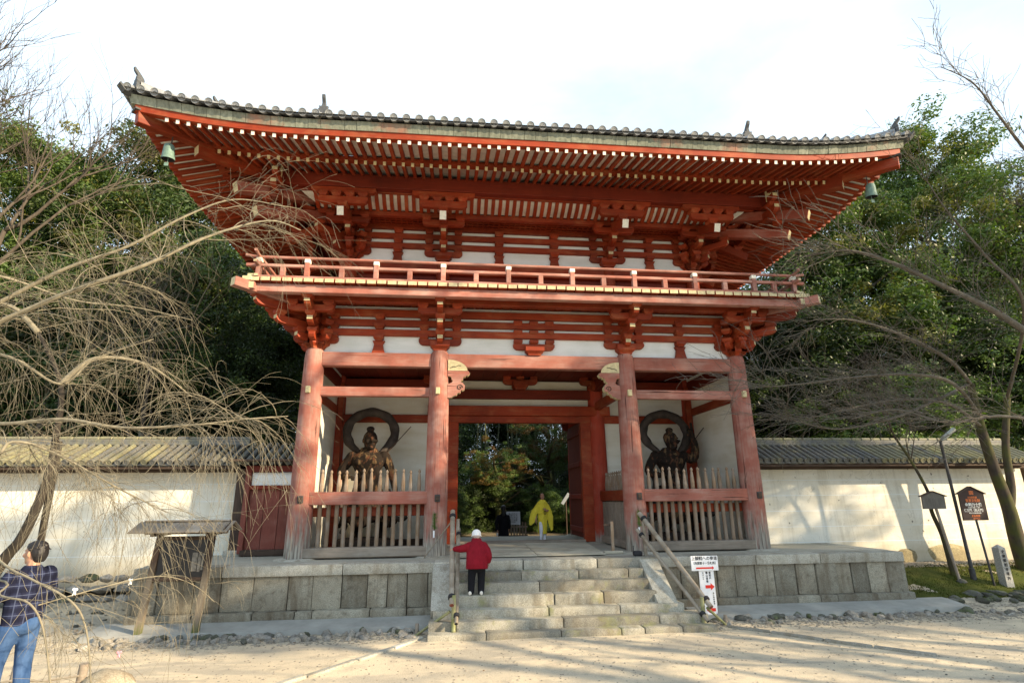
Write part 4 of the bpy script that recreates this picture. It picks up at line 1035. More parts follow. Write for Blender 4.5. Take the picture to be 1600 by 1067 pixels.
# ramp of planks over the threshold
rp_ = thing('plank_ramp', (-.15, .7, 0), 'wide ramp of pale weathered planks leading through the gate', 'ramp')
for k in range(9):
    y = -.52+k*.288; z = .035+.072*k/8
    for a, b in ((-1.93+.01*k, -.12), (-.11, 1.50+.015*k)): beam('plank', rp_, PLANK, (a, y, z), (b, y+random.uniform(-.004, .004), z+random.uniform(-.003, .003)), .28, .03, .004)
for x in (-1.9, 0, 1.5): beam('ramp_bearer', rp_, GREYW, (x, -.5, .01), (x, 1.9, .06), .08, .05)
# ================================================================== TREES
def at(x, y, d):   # photo direction at a real distance d (metres along the view axis)
    return V((-2.1717, -14.0119, 1.3003))+d*(_f+_r*((x-800)/852.5)-_u*((y-533.5)/852.5))
def leaf_mat(name, c1, c2, tr=.25, rough=.5):
    n = NT(name); p = n.coord('Position', (1, 1, 1), False); a = n.noise(p, .55, 3); b = n.noise(p, 3.5, 3)
    col = n.mix(n.ramp(n.math('ADD', n.math('MULTIPLY', a, .5), n.math('MULTIPLY', b, .5)), [(.36, 0.), (.64, 1.)]), c1, c2)
    k_ = n.math('ADD', n.math('MULTIPLY', n.rnd(), .7), .62); col = n.mix(1., col, n.mix(1., (1., 1., 1.), k_, 'MULTIPLY'), 'MULTIPLY'); n.done(col, rough, spec=.3)
    if tr:
        t = n.new('BsdfTranslucent'); m = n.new('MixShader'); m.inputs[0].default_value = tr
        n.l.new(n.mix(1., col, (1.3, 1.5, .6), 'MULTIPLY'), t.inputs['Color']); n.l.new(n.b.outputs[0], m.inputs[1]); n.l.new(t.outputs[0], m.inputs[2]); n.l.new(m.outputs[0], n.out.inputs['Surface'])
    return n.m
LEAF_A = leaf_mat('evergreen_leaf', (.042, .082, .020), (.115, .165, .042))
LEAF_B = leaf_mat('dark_evergreen_leaf', (.013, .027, .009), (.040, .064, .019))
LEAF_C = leaf_mat('yellowish_leaf', (.11, .125, .028), (.18, .17, .045))
LEAF_O = leaf_mat('autumn_leaf', (.11, .045, .012), (.12, .085, .018), .3)
def bark_mat(name, c1, c2, moss=None):
    n = NT(name); p = n.coord('Position', (7, 7, 1.6), False); a = n.noise(p, 2.2, 6, .65); col = n.mix(n.ramp(a, [(.3, 0.), (.7, 1.)]), c1, c2)
    if moss: m = n.noise(n.coord('Position', (1, 1, 1), False), 2.5, 4); col = n.mix(n.math('MULTIPLY', n.ramp(m, [(.42, 0.), (.6, 1.)]), .8), col, moss)
    return n.done(col, .9, a, .6, .015, .15)
BARK = bark_mat('grey_brown_bark', (.11, .09, .068), (.048, .039, .031)); BARK_M = bark_mat('mossy_dark_bark', (.075, .06, .045), (.035, .028, .022), (.07, .075, .02))
TWIG = bark_mat('pale_twig_bark', (.27, .24, .17), (.15, .132, .095)); TWIG_R = bark_mat('grey_twig_bark', (.15, .132, .105), (.08, .07, .056)); LIMB = bark_mat('pale_limb_bark', (.20, .175, .13), (.11, .095, .07), (.16, .15, .085))
def crown_mesh(seed, rx, ry, rz, clumps, per, size, mats, low=-.75, mixp=.12, clump_r=.55):
    rs = np.random.RandomState(seed); C = []; B = []
    while len(B) < 66:             # boughs, each a flattened cloud of leaf clumps
        p = rs.normal(0, 1, 3); p /= np.linalg.norm(p); p *= rs.uniform(.5, .86)
        if p[2] < low: continue
        B.append(p)
    B = np.array(B); bs = rs.uniform(.18, .36, len(B))
    while len(C) < clumps:
        if rs.uniform() < .88:
            i = rs.randint(len(B)); q = rs.normal(0, 1, 3); q /= np.linalg.norm(q); q *= rs.uniform(.3, 1)**.5*bs[i]; q[2] *= .55
            p = B[i]+q-np.array([0, 0, .45*(q[0]**2+q[1]**2)/bs[i]])
        else: p = rs.normal(0, .38, 3)
        if p[2] < low*1.1 or np.linalg.norm(p) > 1.03: continue
        C.append(p*np.array([rx, ry, rz]))
    C = np.array(C); n = clumps*per
    cen = np.repeat(C, per, 0); cr = np.repeat(rs.uniform(.55, 1.3, clumps)*clump_r, per)
    d = rs.normal(0, 1, (n, 3)); d /= np.linalg.norm(d, axis=1)[:, None]
    r = rs.uniform(.25, 1, n)**.6
    d[:, 2] *= .62
    pos = cen+d*(cr*r)[:, None]
    nrm = d*.7+rs.normal(0, .6, (n, 3))+np.array([0, 0, .55]); nrm /= np.linalg.norm(nrm, axis=1)[:, None]
    t = np.cross(nrm, rs.normal(0, 1, (n, 3))); t /= np.linalg.norm(t, axis=1)[:, None]; b = np.cross(nrm, t)
    s = size*rs.uniform(.6, 1.3, n)[:, None]
    P = np.stack([pos-t*s, pos-b*s*.42+nrm*s*.1, pos+t*s, pos+b*s*.42+nrm*s*.1], 1).reshape(-1, 3)
    me = bpy.data.meshes.new('crown'); me.vertices.add(4*n); me.vertices.foreach_set('co', P.astype(np.float32).ravel())
    me.loops.add(4*n); me.loops.foreach_set('vertex_index', np.arange(4*n, dtype=np.int32)); me.polygons.add(n)
    me.polygons.foreach_set('loop_start', np.arange(0, 4*n, 4, dtype=np.int32)); me.polygons.foreach_set('loop_total', np.full(n, 4, np.int32))
    mi = np.repeat((rs.uniform(0, 1, clumps) < mixp).astype(np.int32), per); me.polygons.foreach_set('material_index', mi)
    me.update(calc_edges=True)
    for m in mats: me.materials.append(m)
    return me
CR = [crown_mesh(11, 5, 5, 7.5, 860, 130, .095, [LEAF_A, LEAF_C], -.95, .16, .75), crown_mesh(12, 5, 5, 7.5, 860, 130, .085, [LEAF_B, LEAF_A], -.95, .3, .75),
      crown_mesh(13, 5, 5, 5.5, 700, 120, .105, [LEAF_A, LEAF_B], -.95, .3, .7), crown_mesh(14, 5, 5, 5, 340, 100, .085, [LEAF_A, LEAF_O], -.8, .4, .6)]
def trunk_mesh(h, r, seed, mat, limbs=7):
    rs = random.Random(seed); vs_, fs = [], []
    pts = [V((0, 0, -.3))]; 
    for k in range(1, 8): pts.append(V((rs.uniform(-.12, .12)*k*.4, rs.uniform(-.12, .12)*k*.4, h*k/7)))
    tube_data(pts, [r*1.3]+[r*(1-.8*k/7) for k in range(1, 8)], 10, vs_, fs)
    for k in range(limbs):
        i = rs.randint(2, 6); p = pts[i]; a = rs.uniform(0, 6.28); L = h*rs.uniform(.18, .34)
        q = [p+V((math.cos(a)*L*t, math.sin(a)*L*t, L*(.75*t-.15*t*t))) for t in (0, .25, .5, .75, 1)]
        tube_data(q, [r*.45*(1-.8*t) for t in (0, .25, .5, .75, 1)], 6, vs_, fs)
    return mesh_of('trunk', vs_, fs, [mat], True)
TR = [trunk_mesh(13, .3, 1, BARK), trunk_mesh(13, .24, 2, BARK_M), trunk_mesh(9, .2, 3, BARK_M)]
def tree(name, x, y, zc, sx, sz, cm, tm, label, group, rz=0, cat='tree', h=None):
    zb = gz(x, y); o = thing(name, (x, y, zb), label, cat, group)
    th = [13, 13, 9][tm]
    put('trunk', TR[tm], None, T(x, y, zb) @ Matrix.Rotation(rz*2, 4, 'Z') @ Matrix.Diagonal((1, 1, max(.3, (zc-zb)*1.15/th), 1)), o)
    put('crown', CR[cm], None, T(x, y, zc) @ Matrix.Rotation(rz, 4, 'Z') @ Matrix.Diagonal((sx, sx, sz, 1)), o)
    return o
GB = 'evergreen trees behind the walls'
# left of the gate
for a in [(-21.5, 11, 12.2, 1.05, 1.0, 0, 0, 'tall evergreen at the far left edge, rising above the left wall', .3),
          (-16.6, 12.5, 12.6, 1.1, 1.08, 0, 0, 'tallest evergreen left of the gate, its top beside the left roof corner', 1.2),
          (-12.4, 10.8, 7.6, 1.0, .95, 1, 1, 'dark evergreen just left of the gate, under the left eaves', 2.2),
          (-17.5, 7.2, 6.6, .85, .8, 2, 2, 'lower leafy evergreen in front of the tall ones, left of the gate', .9),
          (-23.5, 7.5, 7.2, 1.0, .95, 1, 1, 'dark low evergreen at the left edge behind the weeping cherry', 4.1),
          (-10.3, 7.6, 4.4, .62, .62, 1, 2, 'small dark evergreen behind the side door of the gate', 5.2),
          (-13.9, 7.0, 3.9, .7, .6, 1, 2, 'shaded bushy evergreen behind the left wall roof', 3.0)]: tree('evergreen_tree', *a[:7], a[7], GB, a[8])
# right of the gate
for a in [(24.3, 10.5, 14.6, 1.15, 1.05, 0, 0, 'tallest rounded evergreen right of the roof, its top against the sky', .5),
          (17.6, 10.5, 10.2, 1.05, 1.0, 0, 0, 'leafy evergreen beside the right roof corner', 1.9),
          (31.5, 11, 13.2, 1.15, 1.05, 1, 0, 'tall dark evergreen at the far right edge', 2.7),
          (13.4, 9.8, 6.0, .95, .85, 1, 1, 'dark evergreen just right of the gate, under the right eaves', 3.3),
          (20.5, 7.2, 5.8, .9, .8, 1, 2, 'shaded low evergreen behind the right wall roof', 4.4),
          (26.5, 7.5, 6.6, 1.0, .9, 1, 1, 'dark low evergreen at the right edge behind the bare cherry', 5.5),
          (15.6, 6.4, 3.8, .75, .6, 2, 2, 'small bushy evergreen behind the wall right of the gate', .2)]: tree('evergreen_tree', *a[:7], a[7], GB, a[8])
for k, (x, y, zc) in enumerate([(-26, 17, 8), (-20, 18, 8), (-14, 18, 7.5), (15, 17.5, 8), (21, 18, 8.5), (28, 18, 8.5), (36, 16, 8.5), (-32, 14, 8)]): tree('evergreen_tree', x, y, zc, 1.15, 1.05, 1, 1, 'dark evergreen deep in the wood, ' + ['behind the tall one at the far left edge', 'behind the tallest one left of the gate', 'behind the left eaves of the gate', 'behind the right eaves of the gate', 'behind the leafy one by the right roof corner', 'behind the tallest rounded one right of the roof', 'beyond the right edge of the picture', 'beyond the left edge of the picture'][k], 'dark trees deep in the wood', k*.7)
# seen through the gate
GT = 'trees seen through the gateway'
for a in [(-3.6, 21, 6.5, .85, .95, 1, 1, 'dark evergreen on the left of the view through the gateway', .3),
          (.2, 26, 5.8, .95, .95, 1, 1, 'dark evergreen in the middle of the view through the gateway', 1.7),
          (4.4, 23, 6.5, .85, .95, 1, 1, 'dark evergreen on the right of the view through the gateway', 2.6),
          (2.9, 14.6, 4.6, .46, .42, 3, 2, 'maple with yellow and rust leaves seen through the gateway', 4.0),
          (.1, 12.6, 2.9, .34, .30, 3, 2, 'small yellowing maple low in the gateway view, above the dark figure', 5.1)]: tree('maple_tree' if a[5] == 3 else 'evergreen_tree', *a[:7], a[7], GT, a[8])
# out of frame on the right: the trees whose shade falls over the right half of the gate
GU = 'bushes behind the gate'
for a in [(-2.4, 11.5, .55, .32, .3, 1, 'dark bush left of the dark figure, behind the gate', .2), (-5.2, 12.5, .9, .4, .36, 1, 'dark bush behind the left side of the gateway', 1.2), (-.6, 13.2, .7, .36, .34, 1, 'dark bush in the middle distance behind the white notice', 2.4), (2.4, 12.6, .7, .36, .34, 2, 'dark bush behind the person in the yellow robe', 3.1), (5.0, 12.0, .9, .4, .36, 1, 'dark bush behind the right side of the gateway', 4.2), (1.0, 16.5, 1.2, .5, .45, 1, 'dark bush furthest along the path behind the gate', 5.2), (-3.2, 16.8, 1.4, .55, .5, 1, 'dark far bush at the left behind the gate', .7), (5.6, 17, 1.4, .55, .5, 1, 'dark far bush at the right behind the gate', 2.9), (-8, 18, 2.4, .7, .6, 1, 'dark far bush behind the left bay of the gate', 1.9), (9.5, 18, 2.4, .7, .6, 1, 'dark far bush behind the right bay of the gate', 3.9)]: tree('bush', *a[:6], 2, a[6], GU, a[7], 'bush')
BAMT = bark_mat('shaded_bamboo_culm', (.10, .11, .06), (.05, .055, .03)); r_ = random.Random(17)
for k in range(26):
    x, y = r_.uniform(-4.5, 6.5), r_.uniform(14.5, 20); z_ = gz(x, y); q = tag(tube('bamboo_culm', None, BAMT, [(x, y, z_-.2), (x+r_.uniform(-.1, .1), y, z_+3), (x+r_.uniform(-.4, .4), y, z_+8)], [.05, .045, .03], 6), 'thin upright dark culm in the grove seen through the gateway', 'bamboo', 'bamboo culms behind the gate')
s_ax = V((math.sin(SUN_AZ), math.cos(SUN_AZ), 0)); t_ax = V((math.cos(SUN_AZ), -math.sin(SUN_AZ), 0))
for (s, t, zc, sx, sz, c_, lab) in [(3.2, 29, 11.2, .80, .95, 1, 'evergreen out of view to the right, nearest the gate, that shades its right half'), (-4.6, 25, 14.1, .42, .40, 3, 'small half bare tree out of view to the right that dapples the left wall'), (-2.7, 25.5, 11.3, .74, .22, 1, 'spreading flat-topped tree out of view to the right that shades the steps')]:
    p = V((0, 0, 0))+s_ax*s+t_ax*t; tree('shade_tree', p.x, p.y, zc, sx, sz, c_, 0, lab, None, 1.0)
# ---- bare trees
def droop(p, d, L, n, g, rs, wig=.12):
    pts = [V(p)]; d = V(d).normalized()
    for k in range(n):
        d = (d+V((0, 0, -g))+V((rs.uniform(-wig, wig), rs.uniform(-wig, wig), rs.uniform(-wig, wig)))).normalized(); pts.append(pts[-1]+d*(L/n))
    return pts
def smooth_path(pts, n=6):
    out = []; P = [V(p) for p in pts]
    for i in range(len(P)-1):
        p0, p1, p2, p3 = P[max(0, i-1)], P[i], P[i+1], P[min(len(P)-1, i+2)]
        for k in range(n):
            t = k/n; out.append(.5*((2*p1)+(p2-p0)*t+(2*p0-5*p1+4*p2-p3)*t*t+(3*p1-p0-3*p2+p3)*t**3))
    out.append(P[-1]); return out
def weeping(vs_, fs, limb, r0, r1, nsec, secL, nter, terL, rs, g1=.11, g2=.20, fwd=.5, up=.35, tw=.0017, side=1.0):
    P = smooth_path(limb); n = len(P)
    tube_data(P, [r0+(r1-r0)*i/(n-1) for i in range(n)], 8, vs_, fs)
    for k in range(nsec):
        i = rs.randint(int(n*.12), n-2); d = (P[min(i+1, n-1)]-P[i]).normalized()
        dd = d*fwd+V((rs.uniform(-1, 1)*side, rs.uniform(-1, 1)*side, rs.uniform(-.3, 1)*up))
        L = rs.uniform(*secL); S = droop(P[i], dd, L, 9, g1*rs.uniform(.1, 1.5), rs, .2); rr = min(.006, r0*.25)
        tube_data(S, [rr*(1-.75*q/9) for q in range(10)], 4, vs_, fs)
        for m in range(nter):
            j = rs.randint(1, 9); dd = (S[j]-S[j-1]).normalized()*.8+V((rs.uniform(-.8, .8), rs.uniform(-.8, .8), rs.uniform(-.4, .5)))
            Q = droop(S[j], dd, rs.uniform(*terL), 6, g2*rs.uniform(.0, 1.5), rs, .2); tube_data(Q, [tw*(1.25-.6*q/6) for q in range(7)], 3, vs_, fs)
            if rs.random() < .5:
                q = rs.randint(2, 5); Z = droop(Q[q], (Q[q]-Q[q-1]).normalized()+V((rs.uniform(-.9, .9), rs.uniform(-.9, .9), rs.uniform(-.3, .3))), rs.uniform(.12, .5), 4, g2, rs); tube_data(Z, [tw*.8]*5, 3, vs_, fs)
rs = random.Random(21)
wc = thing('weeping_cherry', (-9.6, -8.6, gz(-9.6, -8.6)), 'bare weeping cherry with long drooping twigs hanging over the left foreground', 'tree')
A_ = lambda *q: [at(*p) for p in q]
trunk = [V((-9.8, -8.7, gz(-9.8, -8.7)-.2)), V((-9.7, -8.4, .8)), V((-9.6, -8.0, 2.0)), V((-9.3, -7.7, 3.2)), V((-9.0, -7.5, 4.4))]
tube('trunk', wc, BARK, smooth_path(trunk), [.24-.006*k for k in range(25)], 12)
vs_, fs = [], []
limbs = [([trunk[3]]+A_((-60, 500, 6.8), (0, 472, 7.0), (100, 421, 7.2), (200, 385, 7.4), (290, 338, 7.7), (365, 312, 8.0), (440, 322, 8.3)), .07, .010, 34, (.5, 1.6), 10, (.3, 1.0)),
         ([trunk[3]]+A_((-60, 520, 6.0), (0, 502, 6.2), (110, 456, 6.3), (230, 413, 6.5), (330, 368, 6.9), (420, 345, 7.3), (470, 360, 7.6)), .075, .011, 42, (.6, 1.9), 11, (.3, 1.1)),
         ([trunk[2]]+A_((-60, 650, 6.4), (0, 662, 6.3), (100, 655, 6.2), (190, 668, 6.2), (300, 664, 6.3), (380, 655, 6.6), (450, 650, 6.9)), .055, .008, 34, (.5, 1.4), 9, (.25, .8)),
         ([trunk[2]]+A_((-60, 560, 7.6), (20, 560, 7.8), (95, 600, 8.0), (150, 560, 8.3), (240, 530, 8.6)), .06, .01, 24, (.7, 1.8), 10, (.3, 1.0)),
         ([trunk[4]]+A_((-40, 420, 8.5), (30, 440, 9), (120, 470, 9.4), (210, 480, 9.8), (300, 500, 10)), .05, .01, 20, (.7, 1.8), 9, (.3, 1.0)),
         ([trunk[1]]+A_((-70, 800, 5.2), (0, 876, 4.4), (50, 905, 4.2), (112, 940, 4.1), (135, 985, 4.1), (142, 1067, 4.0)), .02, .009, 16, (.3, .8), 7, (.15, .45)),
         ([trunk[1]]+A_((-60, 900, 4.4), (0, 930, 4.0), (45, 942, 3.9), (68, 985, 3.9), (80, 1080, 3.8)), .016, .010, 8, (.25, .6), 6, (.15, .4)),
         (A_((60, 945, 4.2), (130, 925, 4.6), (215, 904, 5.0), (265, 901, 5.2), (305, 915, 5.4), (335, 940, 5.5)), .009, .004, 14, (.25, .6), 5, (.15, .4)),
         ([trunk[2]]+A_((-60, 720, 5.6), (20, 690, 5.8), (90, 710, 6.0), (180, 760, 6.2), (260, 800, 6.4)), .04, .008, 34, (.4, 1.2), 9, (.25, .8))]
for lm, r0, r1, ns_, sl, nt_, tl in limbs: weeping(vs_, fs, lm, r0*.55, r1*.6, int(ns_*.75), sl, max(5, int(nt_*.75)), tl, rs)
for lm, ns_ in ((limbs[2][0], 26), (limbs[8][0], 26), (limbs[3][0], 10)): weeping(vs_, fs, lm, .012, .004, ns_, (.5, 1.3), 7, (.4, 1.2), rs, .22, .32)
put('crown', mesh_of('twigs', vs_, fs, [TWIG], True), None, Matrix.Identity(4), wc)
# a second leaning stem behind the man
sc_ = thing('leaning_tree', (at(-30, 925, 8.2).x, at(-30, 925, 8.2).y, gz(at(-30, 925, 8.2).x, at(-30, 925, 8.2).y)), 'dark leaning tree stem behind the man in the plaid shirt', 'tree')
b0 = at(-30, 925, 8.2); STEM = bark_mat('dark_stem_bark', (.05, .042, .033), (.026, .022, .018)); tube('trunk', sc_, STEM, smooth_path([V((b0.x-.5, b0.y, gz(b0.x, b0.y)-.2)), at(-5, 890, 8.2), at(35, 838, 8.3), at(72, 755, 8.5), at(86, 690, 8.7), at(95, 600, 9.0), at(60, 520, 9.3)]), [.095-.0019*k for k in range(37)], 10)
tube('limb', sc_, STEM, smooth_path([at(63, 850, 8.6), at(72, 800, 8.6), at(85, 735, 8.6), at(92, 690, 8.75)]), .05, 8)
vs_, fs = [], []
weeping(vs_, fs, [at(95, 600, 9.0), at(150, 560, 9.4), at(230, 570, 9.8), at(300, 620, 10.2)], .05, .01, 26, (.6, 1.6), 8, (.3, .9), rs); weeping(vs_, fs, [at(60, 520, 9.3), at(20, 480, 9.5), at(-30, 470, 9.8)], .05, .02, 14, (.6, 1.6), 8, (.3, .9), rs)
put('crown', mesh_of('twigs', vs_, fs, [TWIG], True), None, Matrix.Identity(4), sc_)
# upright bare trees
def bare(vs_, fs, p, d, L, r, depth, rs, spread=.55, upw=.10, minr=.006):
    n = 5; pts = [V(p)]; d = V(d).normalized()
    for k in range(n):
        d = (d+V((rs.uniform(-.16, .16), rs.uniform(-.16, .16), rs.uniform(-.08, .14)+upw*.3))).normalized(); pts.append(pts[-1]+d*L/n)
    tube_data(pts, [max(minr*.6, r*(1-.5*k/n)) for k in range(n+1)], 8 if r > .05 else (5 if r > .02 else 3), vs_, fs)
    if depth == 0: return
    nb = 3 if depth > 1 else 4
    for k in range(nb):
        i = rs.choice((2, 3, 4, 5, 5)); ax = V((rs.uniform(-1, 1), rs.uniform(-1, 1), rs.uniform(-.4, .6))).normalized()
        dd = ((pts[i]-pts[i-1]).normalized()+ax*spread*rs.uniform(.7, 1.3)).normalized()
        bare(vs_, fs, pts[i], dd, L*rs.uniform(.6, .82), max(minr, r*.55), depth-1, rs, spread, upw, minr)
rs = random.Random(5)
def bare_tree(name, base, d, L, r, depth, label, mat_t, mat_c, seeds, th=3.0, group=None, spread=.55):
    o = thing(name, base, label, 'tree', group); rs = random.Random(seeds); b = V(base); top = b+V(d)*th
    mid = (b+top)/2+V((rs.uniform(-.1, .1), rs.uniform(-.1, .1), 0))
    tube('trunk', o, mat_t, smooth_path([b-V((0, 0, .3)), mid, top]), [r*(1.25-.35*k/12) for k in range(13)], 10)
    vs_, fs = [], []
    for k in range(4):
        a = rs.uniform(0, 6.28); bare(vs_, fs, top-V(d)*rs.uniform(0, .3)*th, V(d)+V((math.cos(a), math.sin(a), .3))*.6, L, r*.62, depth, rs, spread)
    put('crown', mesh_of('twigs', vs_, fs, [mat_c], True), None, Matrix.Identity(4), o)
    return o
bare_tree('bare_tree', (-20.5, 5.5, gz(-20.5, 5.5)), (.12, .0, 1), 4.6, .22, 5, 'tall bare tree at the upper left, its twigs against the sky', BARK, BARK, 8, 9.5)
bare_tree('bare_tree', (-15.5, 4.6, gz(-15.5, 4.6)), (.1, .05, 1), 3.4, .12, 4, 'bare pale tree tangled before the evergreens left of the roof', BARK, LIMB, 3, 5.2, None, .75)
bare_tree('bare_tree', (-11.6, 5.0, gz(-11.6, 5.0)), (-.15, .05, 1), 2.6, .09, 4, 'thin bare tree behind the left wall, below the left eaves', LIMB, BARK, 9, 4.6, None, .75)
bare_tree('bare_tree', (27.0, 5.0, gz(27, 5)), (-.05, 0, 1), 4.0, .16, 5, 'tall bare tree at the upper right edge, its twigs against the sky', BARK, BARK, 14, 10.5)
# right foreground cherry: mossy forked trunk, limbs reaching left across the wall
rc = thing('bare_cherry', (13.3, .3, gz(13.3, .3)), 'bare cherry with mossy forked trunk at the right edge, limbs spread before the wall', 'tree')
b0 = V((13.5, .35, gz(13.5, .35)-.2)); f0 = V((13.35, .3, .95))
tube('trunk', rc, BARK_M, smooth_path([b0, V((13.42, .35, .1)), f0, V((13.2, .3, 2.0)), V((13.05, .25, 3.2)), V((12.9, .1, 4.4))]), [.21-.004*k for k in range(31)], 12)
tube('trunk_fork', rc, BARK_M, smooth_path([f0-V((.0, 0, .15)), V((13.6, .3, 1.5)), V((13.75, .3, 2.6)), V((14.1, .2, 4.0))]), [.12-.002*k for k in range(19)], 10)
vs_, fs = [], []; rs = random.Random(33)
K = dict(g1=-.01, g2=.02, fwd=1.0, up=.55, tw=.0042, side=.55)
rl = [(A_((1640, 545, 10.5), (1560, 490, 10.5), (1480, 450, 10.6), (1400, 413, 10.8), (1330, 392, 11), (1260, 400, 11.2)), .085, .012, 30, (.8, 2.0), 9, (.3, .9)),
      ([V((12.9, .1, 4.4))]+A_((1480, 560, 13.3), (1400, 520, 13), (1330, 500, 12.8), (1270, 500, 12.6)), .07, .012, 26, (.8, 2.0), 9, (.3, .9)),
      ([V((13.05, .25, 3.2))]+A_((1480, 630, 13), (1400, 625, 12.6), (1320, 640, 12.2), (1240, 660, 12)), .06, .01, 30, (.7, 1.8), 9, (.3, .9)),
      ([V((13.05, .2, 3.5))]+A_((1490, 600, 12), (1420, 585, 11.4), (1330, 590, 11), (1250, 600, 10.8), (1190, 605, 10.7)), .06, .009, 34, (.7, 1.9), 9, (.3, .9)),
      (A_((1640, 660, 9.6), (1560, 650, 9.6), (1480, 660, 9.7), (1400, 640, 9.9), (1330, 655, 10)), .04, .009, 26, (.6, 1.5), 8, (.25, .8)),
      ([V((14.1, .2, 4.0))]+A_((1600, 480, 13.5), (1540, 400, 13.3), (1480, 330, 13.2), (1440, 270, 13.2)), .06, .01, 18, (.7, 1.8), 8, (.3, .8)),
      (A_((1660, 300, 11), (1600, 232, 11), (1560, 180, 11), (1520, 130, 11), (1470, 105, 11)), .045, .008, 16, (.5, 1.5), 6, (.25, .7)),
      ([V((12.9, .1, 4.4))]+A_((1430, 640, 12.2), (1370, 660, 11.8), (1300, 670, 11.5), (1220, 650, 11.4)), .05, .009, 26, (.6, 1.5), 8, (.25, .8))]
for lm, r0, r1, ns_, sl, nt_, tl in rl: weeping(vs_, fs, lm, r0*.8, r1*.8, ns_, sl, nt_, tl, rs, **K)
put('crown', mesh_of('twigs', vs_, fs, [TWIG_R], True), None, Matrix.Identity(4), rc)
yt = thing('young_tree', (11.1, .1, gz(11.1, .1)), 'slim dark curving young tree beside the small blank sign', 'tree')
tube('trunk', yt, BARK_M, smooth_path([V((11.08, .15, gz(11.08, .15)-.1)), V((10.98, .12, .2)), V((10.75, .05, .85)), V((10.72, .0, 1.35)), V((10.40, .0, 2.2)), V((10.0, -.05, 2.9)), V((9.9, -.1, 3.4))]), [.062-.0012*k for k in range(37)], 8)
vs_, fs = [], []
for q in ((10.4, 0, 2.2), (10.0, -.05, 2.9), (9.9, -.1, 3.4)):
    for k in range(3): bare(vs_, fs, V(q), (rs.uniform(-1, .6), rs.uniform(-.5, .5), .8), .9, .018, 3, rs, .6)
put('crown', mesh_of('twigs', vs_, fs, [BARK], True), None, Matrix.Identity(4), yt)
# bare trees out of view to the right: their trunk shadows streak over the forecourt
for k, (x, y, l, r, h) in enumerate([(13.2, -10.2, 2.4, .13, 3.0), (19, -13.0, 2.6, .16, 3.4)]):
    bare_tree('bare_tree', (x, y, gz(x, y)), (.05, .04, 1), l, r, 3, 'bare tree out of view to the right of the forecourt, ' + ['nearer to the gate', 'farther from the gate'][k], BARK, BARK, 40+k, h)
# ================================================================== THINGS ABOUT THE GATE
# ---- lettering (flat print laid on the boards)
def text(name, par, s, size, M, mat, sx=1., lift_=0.0):
    cu = bpy.data.curves.new(name, 'FONT'); cu.body = s; cu.size = size; cu.align_x = 'CENTER'; cu.align_y = 'CENTER'; cu.extrude = .0012; cu.offset = size*.014; cu.resolution_u = 2
    o = bpy.data.objects.new('tmp', cu); COL.objects.link(o); dg = bpy.context.evaluated_depsgraph_get()
    me = bpy.data.meshes.new_from_object(o.evaluated_get(dg)); bpy.data.objects.remove(o); me.materials.clear()
    me.materials.append(mat); return put(name, me, None, M @ Matrix.Diagonal((sx, 1, 1, 1)), par)
def facing(x, y, z, yaw=0): return T(x, y, z) @ Matrix.Rotation(yaw, 4, 'Z') @ Matrix.Rotation(math.pi/2, 4, 'X')
ORANGE = flat('orange_print', (.62, .17, .05), .7, .08); PALE = flat('white_print', (.72, .71, .66), .7, .05); SIGNBR = flat('dark_brown_sign', (.035, .018, .014), .55, .3, 6)
# ---- roofed notice board on the left
nbd = thing('notice_board', (-7.35, -1.95, -1.1), 'roofed wooden notice board with dark panel on two posts, left of the steps', 'notice board')
def taper_post(x0, x1, z0, z1, w0, w1, mat, name, par, y=-1.95):
    vs_ = []
    for x, z, w in ((x0, z0, w0), (x1, z1, w1)): vs_ += [(x-w, y-w, z), (x+w, y-w, z), (x+w, y+w, z), (x-w, y+w, z)]
    return put(name, mesh_of(name, vs_, [(0, 1, 5, 4), (1, 2, 6, 5), (2, 3, 7, 6), (3, 0, 4, 7), (4, 5, 6, 7), (3, 2, 1, 0)], [mat]), None, Matrix.Identity(4), par)
NBP = wood('notice_post_wood', (.16, .11, .08), (.09, .06, .045), (.30, .25, .19), (.5, .7), .85, (20, 20, 1.5), None)
n_ = NT('notice_post_graded'); g_ = n_.noise(n_.coord('Position', (16, 16, 1.3), False), 1.5, 5)
zr = n_.math('ADD', n_.z(), n_.math('MULTIPLY', g_, .5))
c_ = n_.mix(n_.ramp(zr, [(.0, 1.), (.45, 0.)]), (.05, .034, .026), (.20, .165, .12)); mr = n_.ramp(n_.math('SUBTRACT', n_.math('ADD', n_.math('MULTIPLY', n_.z(), -1.), n_.math('MULTIPLY', g_, .6)), .9), [(.25, 0.), (.5, 1.)])  # posts coloured darker towards the top, mossy green at the foot
NBP = n_.done(n_.mix(mr, c_, (.11, .125, .04)), .88, g_, .4, .008)
for x0, x1 in ((-8.02, -7.80), (-6.99, -6.82)): taper_post(x0+.07, x1, -1.22, .72, .055, .046, NBP, 'post', nbd)
block('panel', nbd, flat('black_notice_panel', (.012, .012, .014), .3, .3, 6, .5), (-7.32, -1.95, .24), (.92, .03, .70)); beam('panel_rail', nbd, DARKW, (-7.85, -1.95, .62), (-6.80, -1.95, .62), .07, .07); beam('panel_rail', nbd, DARKW, (-7.88, -1.95, -.13), (-6.82, -1.95, -.13), .07, .07)
beam('roof_bearer', nbd, DARKW, (-8.1, -1.95, .74), (-6.55, -1.95, .74), .08, .09)
for x in (-7.80, -6.80): beam('roof_bracket', nbd, DARKW, (x, -2.3, .70), (x, -1.6, .70), .07, .06)
for sg in (-1, 1):
    for k in range(7): x = -8.22+k*.2575; beam('roof_plank', nbd, GREYW, (x+.128, -1.95, .925), (x+.128, -1.95+sg*.42, .745), .25, .022, .004)
